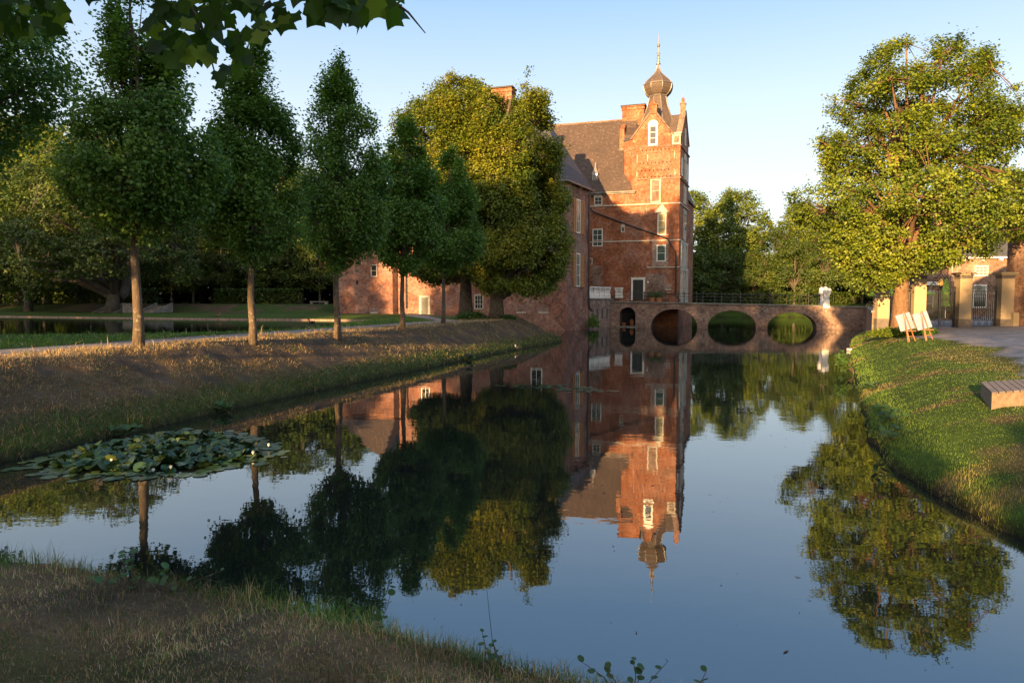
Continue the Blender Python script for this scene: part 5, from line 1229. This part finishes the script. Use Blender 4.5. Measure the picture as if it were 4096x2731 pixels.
# alder twigs leaning out from the right bank over the water
al = empty('alder_sapling', (13.9, 27.6, .15)); tag(al, 'small dark alder sapling leaning over the water from the right bank', 'sapling')
tips = []
def _f(m):
    r_ = random.Random(3)
    for k in range(13):
        a = r_.uniform(1.9, 4.1); L = r_.uniform(.5, 1.25); e = Vector((cos(a) * L * .8, sin(a) * L * .35, r_.uniform(-.05, .85) * 1.0)); mid_ = e * .5 + Vector((0, 0, .12))
        m.tube([(0, 0, -.1), mid_, e], [.014, .009, .004], 4)
        for t in np.linspace(.35, 1, 9): tips.append(tuple(mid_.lerp(e, (t - .35) / .65) + Vector([r_.uniform(-.09, .09) for _ in range(3)])))
part('stem', 'bark', _f, al)
P = np.repeat(np.array(tips), 2, 0) + rng.normal(0, .05, (len(tips) * 2, 3))
v, f, c = leaf_geo(rng, P, .11, rng.uniform(0, .5, len(P)), aspect=.95); raw_mesh('foliage', v, f, M['leaf_linden'], al, col=c)
# weeds along the near water edge
def lobed(m, c, t, n_, s, shape):
    """flat leaf: centre/base c, pointing t, normal n_, outline shape"""
    t = t.normalized(); b = n_.cross(t).normalized(); up = t.cross(b)
    L = [(p[0], p[1]) for p in shape]; pts = [c + t * (y_ * s) + b * (x_ * s) + up * (abs(x_) * s * .12) for x_, y_ in L]
    mid_ = [i for i, p in enumerate(L) if abs(p[0]) < 1e-6]
    i0, i1 = mid_[0], mid_[1]
    m.poly(pts[i0:i1 + 1]); m.poly(pts[i1:] + [pts[i0]])
ROUND = [(0, 0), (.3, .08), (.48, .35), (.46, .65), (.25, .92), (0, 1.0), (-.25, .92), (-.46, .65), (-.48, .35), (-.3, .08)]
LANCE = [(0, 0), (.12, .2), (.16, .5), (.09, .8), (0, 1), (-.09, .8), (-.16, .5), (-.12, .2)]
def weed(x, y, h, n, s, shape, mat, label, seed, lean=.2):
    r_ = random.Random(seed); z = max(gz(x, y), .0); r = empty('water_edge_weed', (x, y, z)); tag(r, label, 'weed')
    st = MB(); lf = MB()
    for k in range(n):
        e = Vector((r_.uniform(-lean, lean) * 1.5, r_.uniform(-lean, lean), h * r_.uniform(.5, 1)))
        b0 = Vector((r_.uniform(-.06, .06), r_.uniform(-.05, .05), -.05)); md = b0.lerp(e, .5) + Vector((r_.uniform(-.03, .03), 0, .03)); st.tube([b0, md, e], [.004, .003, .002], 4)
        for t in (.35, .6, .8, 1.0):
            p = md.lerp(e, (t - .5) * 2) if t > .5 else b0.lerp(md, t * 2)
            d_ = Vector((r_.uniform(-1, 1), r_.uniform(-1, 1), r_.uniform(-.1, .6))); lobed(lf, p, d_, Vector((r_.uniform(-.4, .4), r_.uniform(-.6, .1), 1)).normalized(), s * r_.uniform(.6, 1.15), shape)
    st.build('stem', M['bark'], r); o = lf.build('foliage', M[mat], r); me = o.data
    ca = me.color_attributes.new('Col', 'FLOAT_COLOR', 'POINT'); ca.data.foreach_set('color', np.full(len(me.vertices) * 4, r_.uniform(.2, .6), dtype=np.float32))
def pv(x, y, z=.45):
    """ground position in metres from a sighting made on the photograph"""
    u = (x - 1176) / 1568; v_ = (784 - y) / 1568; p = radians(3.43); dy = cos(p) + v_ * sin(p); dz_ = -sin(p) + v_ * cos(p); t = (z - 3) / dz_
    return u * t, dy * t
weed(-2.75, 5.0, .26, 6, .06, ROUND, 'leaf_weed', 'leafy green plant at the water edge on the far left of the near bank', 1)
weed(-2.5, 4.95, .18, 4, .045, ROUND, 'leaf_weed', 'smaller leafy plant right of the leafy green plant on the near bank', 2)
weed(-.95, 4.4, .3, 4, .05, ROUND, 'leaf_weed', 'low round-leaved plant at the water edge below the dark tree reflection', 3)
weed(-.1, 4.05, .25, 4, .04, ROUND, 'leaf_weed', 'thin weed with paired round leaves at the middle of the near shore', 4)
weed(.62, 3.72, .22, 6, .045, ROUND, 'leaf_weed', 'round-leaved weed left of the tall one at the bottom of the picture', 5)
weed(.92, 3.6, .27, 4, .055, ROUND, 'leaf_weed', 'alder-like seedling with broad round leaves at the bottom of the picture', 6)
weed(1.2, 3.45, .18, 5, .045, ROUND, 'leaf_weed', 'rightmost round-leaved weed at the bottom edge of the picture', 7)
for k, (x, y, s) in enumerate(((10.9, 20.6, .12), (7.4, 13.2, .10), (8.1, 14.6, .1), (-2.2, 34.2, .2), (-8.6, 14.9, .14), (-7.6, 18.2, .16))):
    weed(x, y, .3, 9, s, ROUND, 'leaf_weed', ['broad-leaved weed on the right bank edge near the alder sapling', 'broad-leaved weed on the right bank edge, the nearest to the viewer', 'broad-leaved weed on the right bank edge, second from the viewer', 'yellow-green weed at the waterline of the left bank, the farthest', 'dark weed hanging over the water behind the lily pads', 'broad weed at the foot of the left bank right of the lily pads'][k], 20 + k)
# upright rushes at the near edge
def c_rush(P, z, d, dp, zone, r):
    k = (d > -.22) & (d < .12)
    if r is None: return k, None, None
    return k, pal(r, len(P), np.tile([.12, .03, .4, .6, .02], (len(P), 1))), np.ones(len(P)) * (.6 + .9 * sm(vnoise(P, 2.3, 21) + .3))
v, f, c = blades(26000, lambda r, n: np.stack([r.uniform(-.6, 1.6, n), r.uniform(3.0, 4.8, n)], 1), .21, .0042, c_rush, 9, .22)
v[:, 2] = np.maximum(v[:, 2], -.1)
tag(raw_mesh('rushes', v, f, M['blade'], None, col=c), 'upright dark green rushes along the near water edge', 'rushes', kind='stuff')
tag(part('grass_stalk', 'green_paint', lambda m: m.tube([(.06, 3.95, .2), (.02, 4.0, .55), (-.12, 4.02, .95), (-.16, 4.05, 1.32)], [.004, .003, .002, .001], 4), None), 'single tall bent grass stalk against the blue water', 'grass stalk')
tag(part('reed_stalk', 'leaf_weed', lambda m: m.tube([(-1.32, 4.7, .3), (-1.32, 4.75, .7), (-1.36, 4.8, 1.15)], [.005, .004, .002], 4), None), 'thin upright stalk in front of the dark tree reflection', 'grass stalk')

# ------------------------------------------------------------------ water lilies
LP = np.array([(-9.1, 11.9), (-7.6, 11.1), (-6.89, 11.2), (-6.26, 11.1), (-5.53, 11.3), (-4.84, 12.1), (-4.4, 12.4), (-4.3, 13.3), (-5.3, 14.8), (-6.3, 15.6), (-7.6, 15.9), (-8.3, 15.2), (-9.0, 13.8), (-9.2, 12.85)])
def pads(n, poly, r0, seed, raised=True, mat='leaf_pad'):
    rg = np.random.default_rng(seed); pts = []
    lo = poly.min(0); hi = poly.max(0)
    while len(pts) < n:
        p = rg.uniform(lo, hi); 
        e_ = -sdf(p[None], poly)[0]
        if e_ > 0 and sdf(p[None], MOAT)[0] < -.15 and rg.random() < .04 + e_ * .8: pts.append(p)
    V = []; Fc = []; Cc = []
    for p in pts:
        e = -sdf(p[None], poly)[0]; r = r0 * rg.uniform(.7, 1.25); up = raised and e > .55 and rg.random() < .8
        z = rg.uniform(.02, .11) * min(1, e) if up else .008 + rg.uniform(0, .006)
        tilt = rg.normal(0, .38 if up else .02, 2); a0 = rg.uniform(0, 2 * pi); cup = rg.uniform(.1, .45) if up else 0; i0 = len(V); val = rg.uniform(0, .9)
        V.append((p[0], p[1], z)); 
        for k in range(13):
            a = a0 + .2 + (2 * pi - .4) * k / 12; x = cos(a) * r; y = sin(a) * r
            V.append((p[0] + x, p[1] + y, max(.006, z + x * tilt[0] + y * tilt[1] + cup * r * (.5 + .5 * cos(2 * a)))))
        for k in range(12): Fc.append((i0, i0 + 1 + k, i0 + 2 + k))
        Cc += [val] * 14
    return np.array(V), np.array(Fc), np.array(Cc)[:, None] * np.ones((1, 3))
wl = empty('water_lily', (0, 0, 0)); tag(wl, 'large dense water lily patch with raised dark leaves beside the left bank', 'water lily')
v, f, c = pads(1350, LP, .098, 1); raw_mesh('leaves', v, f, M['leaf_pad'], wl, col=c, smooth=True)
for x, y in ((-6.15, 11.55), (-5.95, 11.75), (-7.3, 12.3), (-4.95, 12.9), (-4.9, 13.6)):
    part('flower', 'petal', lambda m: [m.poly([(x, y, .06), (x + .025 * cos(a) - .009 * sin(a), y + .025 * sin(a) + .009 * cos(a), .10), (x + .02 * cos(a), y + .02 * sin(a), .14), (x + .025 * cos(a) + .009 * sin(a), y + .025 * sin(a) - .009 * cos(a), .10)]) for a in np.arange(0, 2 * pi, .7)], wl)
w2 = empty('water_lily', (0, 0, 0)); tag(w2, 'sparse flat lily pads floating in the middle of the moat', 'water lily')
v, f, c = pads(95, np.array([(-1.2, 23.6), (.4, 22.9), (1.8, 22.2), (3.9, 21.9), (3.4, 22.9), (1.8, 24.4), (.2, 24.6)]), .1, 2, False); raw_mesh('leaves', v, f, M['leaf_pad'], w2, col=c)
# bits floating on the water
def _f(m):
    r_ = random.Random(8)
    for k in range(230):
        d_ = r_.uniform(4.6, 22); a = radians(r_.uniform(-18, 33)); x, y = d_ * sin(a), d_ * cos(a); s = r_.uniform(.004, .014); t = r_.uniform(0, 3); l = s * r_.choice([1, 1, 1.5, 4])
        m.poly([(x - l * cos(t), y - l * sin(t), .006), (x + s * sin(t), y - s * cos(t), .006), (x + l * cos(t), y + l * sin(t), .006), (x - s * sin(t), y + s * cos(t), .006)])
tag(part('floating_debris', 'bark', _f, None), 'tiny leaf bits and seeds floating on the moat', 'debris', kind='stuff')
tag(part('mooring_board', 'white_stone', lambda m: m.box(20.0, 20.7, 40.3, 40.7, .02, .16), None), 'small white board at the right shoreline before the bridge', 'board')
# ------------------------------------------------------------------ ducks
def duck(loc, rz, label, body, head, s=1.0):
    d_ = empty('duck', loc, rz); tag(d_, label, 'duck', None); d_.scale = (s, s, s)
    def _f(m):
        m.lathe([(-.24, .01), (-.2, .05), (-.1, .1), (.02, .115), (.12, .09), (.18, .05), (.2, .01)], (0, 0), 12)
        m.v = [(z, y, x * .8 + .06 + (max(0, -z - .12) * .5)) for x, y, z in m.v]
    part('body', body, _f, d_, smooth=True)
    def _g(m):
        m.tube([(.13, 0, .08), (.17, 0, .16), (.18, 0, .22), (.2, 0, .25)], [.05, .035, .04, .03], 10); m.tube([(.2, 0, .25), (.25, 0, .245), (.3, 0, .235)], [.03, .018, .008], 6)
    part('head', head, _g, d_, smooth=True)
duck((-16.0, 54.5, 1.2), 2.9, 'dark duck swimming on the pond near the right end', 'cap', 'cap', 1.25)
duck((-12.9, 50.5, 1.2), 2.6, 'white-breasted duck at the near grassy edge of the pond', 'cap', 'petal', 1.25)
duck((-28.6, 66.5, 1.42), 1.0, 'brown duck standing on the far green verge of the pond', 'bark_oak', 'bark_oak', 1.5)
duck((.3, 40.3, .16), 2.2, 'small black and white bird at the foot of the left bank', 'cap', 'petal', .9)
duck((-2.1, 33.0, .3), 2.8, 'dark moorhen resting on the grassy left bank edge', 'cap', 'cap', .9)
# ------------------------------------------------------------------ overhanging tulip tree
TUL = [(0, 0), (.16, -.03), (.36, -.10), (.40, .05), (.52, .28), (.36, .38), (.40, .62), (.42, .86), (.2, .78), (0, .74), (-.2, .78), (-.42, .86), (-.40, .62), (-.36, .38), (-.52, .28), (-.40, .05), (-.36, -.10), (-.16, -.03)]
tt = empty('tulip_tree', (-5.2, .2, 1.3)); tag(tt, 'tulip tree whose dark lobed leaves hang into the top left of the picture', 'tree')
OLs = [np.array([(-3.6, 5.3), (-3.4, 4.5), (-3.08, 4.49), (-2.78, 4.46), (-2.55, 4.52), (-2.5, 4.72), (-2.1, 4.70), (-2.05, 4.39), (-1.92, 4.30), (-1.82, 4.22), (-1.62, 4.20), (-1.5, 4.36), (-1.40, 4.48), (-1.18, 4.55), (-.96, 4.58), (-.9, 5.3)]),
       np.array([(-1.2, 5.2), (-1.18, 4.6), (-.96, 4.56), (-.86, 4.47), (-.78, 4.55), (-.64, 4.58), (-.60, 4.8), (-.62, 5.1)])]
r_ = random.Random(21); LF = [MB(), MB(), MB()]; pts = []
for ol, n in ((OLs[0], 640), (OLs[1], 110)):
    lo = ol.min(0); hi = ol.max(0); k = 0
    while k < n:
        x, z = r_.uniform(lo[0], hi[0]), r_.uniform(lo[1], hi[1])
        if inpoly(np.array([x]), np.array([z]), ol)[0] and inpoly(np.array([x]), np.array([z - .07]), ol)[0]:
            y = 4.0 + r_.uniform(-.45, .55); sc = y / 4.0; pts.append(Vector((x * sc, y, 3 + (z - 3) * sc))); k += 1
for p in pts:
    t = Vector((r_.gauss(0, .45), r_.gauss(0, .5), -1)); n_ = Vector((r_.gauss(0, .5), -1 + r_.gauss(0, .4), .3 + r_.gauss(0, .4))).normalized()
    lobed(LF[r_.choice([0, 0, 0, 1, 1, 2])], p, t, n_, r_.uniform(.075, .125), TUL)
for k in range(1300):  # unseen crown clump added behind the camera to shade the hanging leaves
    p = Vector((r_.gauss(-4.6, 1.0), r_.gauss(-1.0, 1.3), r_.gauss(5.9, .75)))
    lobed(LF[k % 3], p, Vector((r_.gauss(0, .5), r_.gauss(0, .5), -1)), Vector((r_.gauss(0, .6), -1, r_.gauss(.3, .5))).normalized(), r_.uniform(.14, .22), TUL)
for q, mbx in enumerate(LF):
    o = mbx.build('leaves', M['leaf_tulip'], tt); me = o.data; o.location = (5.2, -.2, -1.3)
    ca = me.color_attributes.new('Col', 'FLOAT_COLOR', 'POINT'); ca.data.foreach_set('color', np.full(len(me.vertices) * 4, [.1, .45, .9][q], dtype=np.float32))
def _f(m):
    m.tube([(-5.2, .2, 1.0), (-5.25, .25, 3), (-5.1, .3, 5), (-5.0, .2, 8), (-5.1, 0, 12)], [.3, .24, .2, .14, .05], 12)
    m.tube([(-5.1, .3, 4.4), (-4.2, 1.8, 5.6), (-3.0, 3.2, 5.6), (-1.9, 4.0, 5.25), (-1.0, 4.2, 5.0), (-.62, 4.2, 4.72), (-.52, 4.2, 4.60)], [.12, .08, .05, .025, .014, .007, .003], 7)
    m.tube([(-3.6, 2.6, 5.6), (-3.3, 3.7, 5.2), (-3.1, 4.1, 4.8)], [.04, .02, .006], 5)
    m.tube([(-2.4, 3.7, 5.4), (-2.0, 4.0, 4.95), (-1.8, 4.05, 4.6), (-1.72, 4.05, 4.3)], [.03, .016, .009, .004], 5)
    for k in range(60):
        a = pts[r_.randrange(len(pts))]; b_ = pts[r_.randrange(len(pts))]
        if (a - b_).length < .6: m.tube([a, (a + b_) / 2 + Vector((0, 0, .04)), b_], [.002, .003, .002], 3)
o = part('trunk', 'bark', _f, tt, smooth=True); o.location = (5.2, -.2, -1.3)
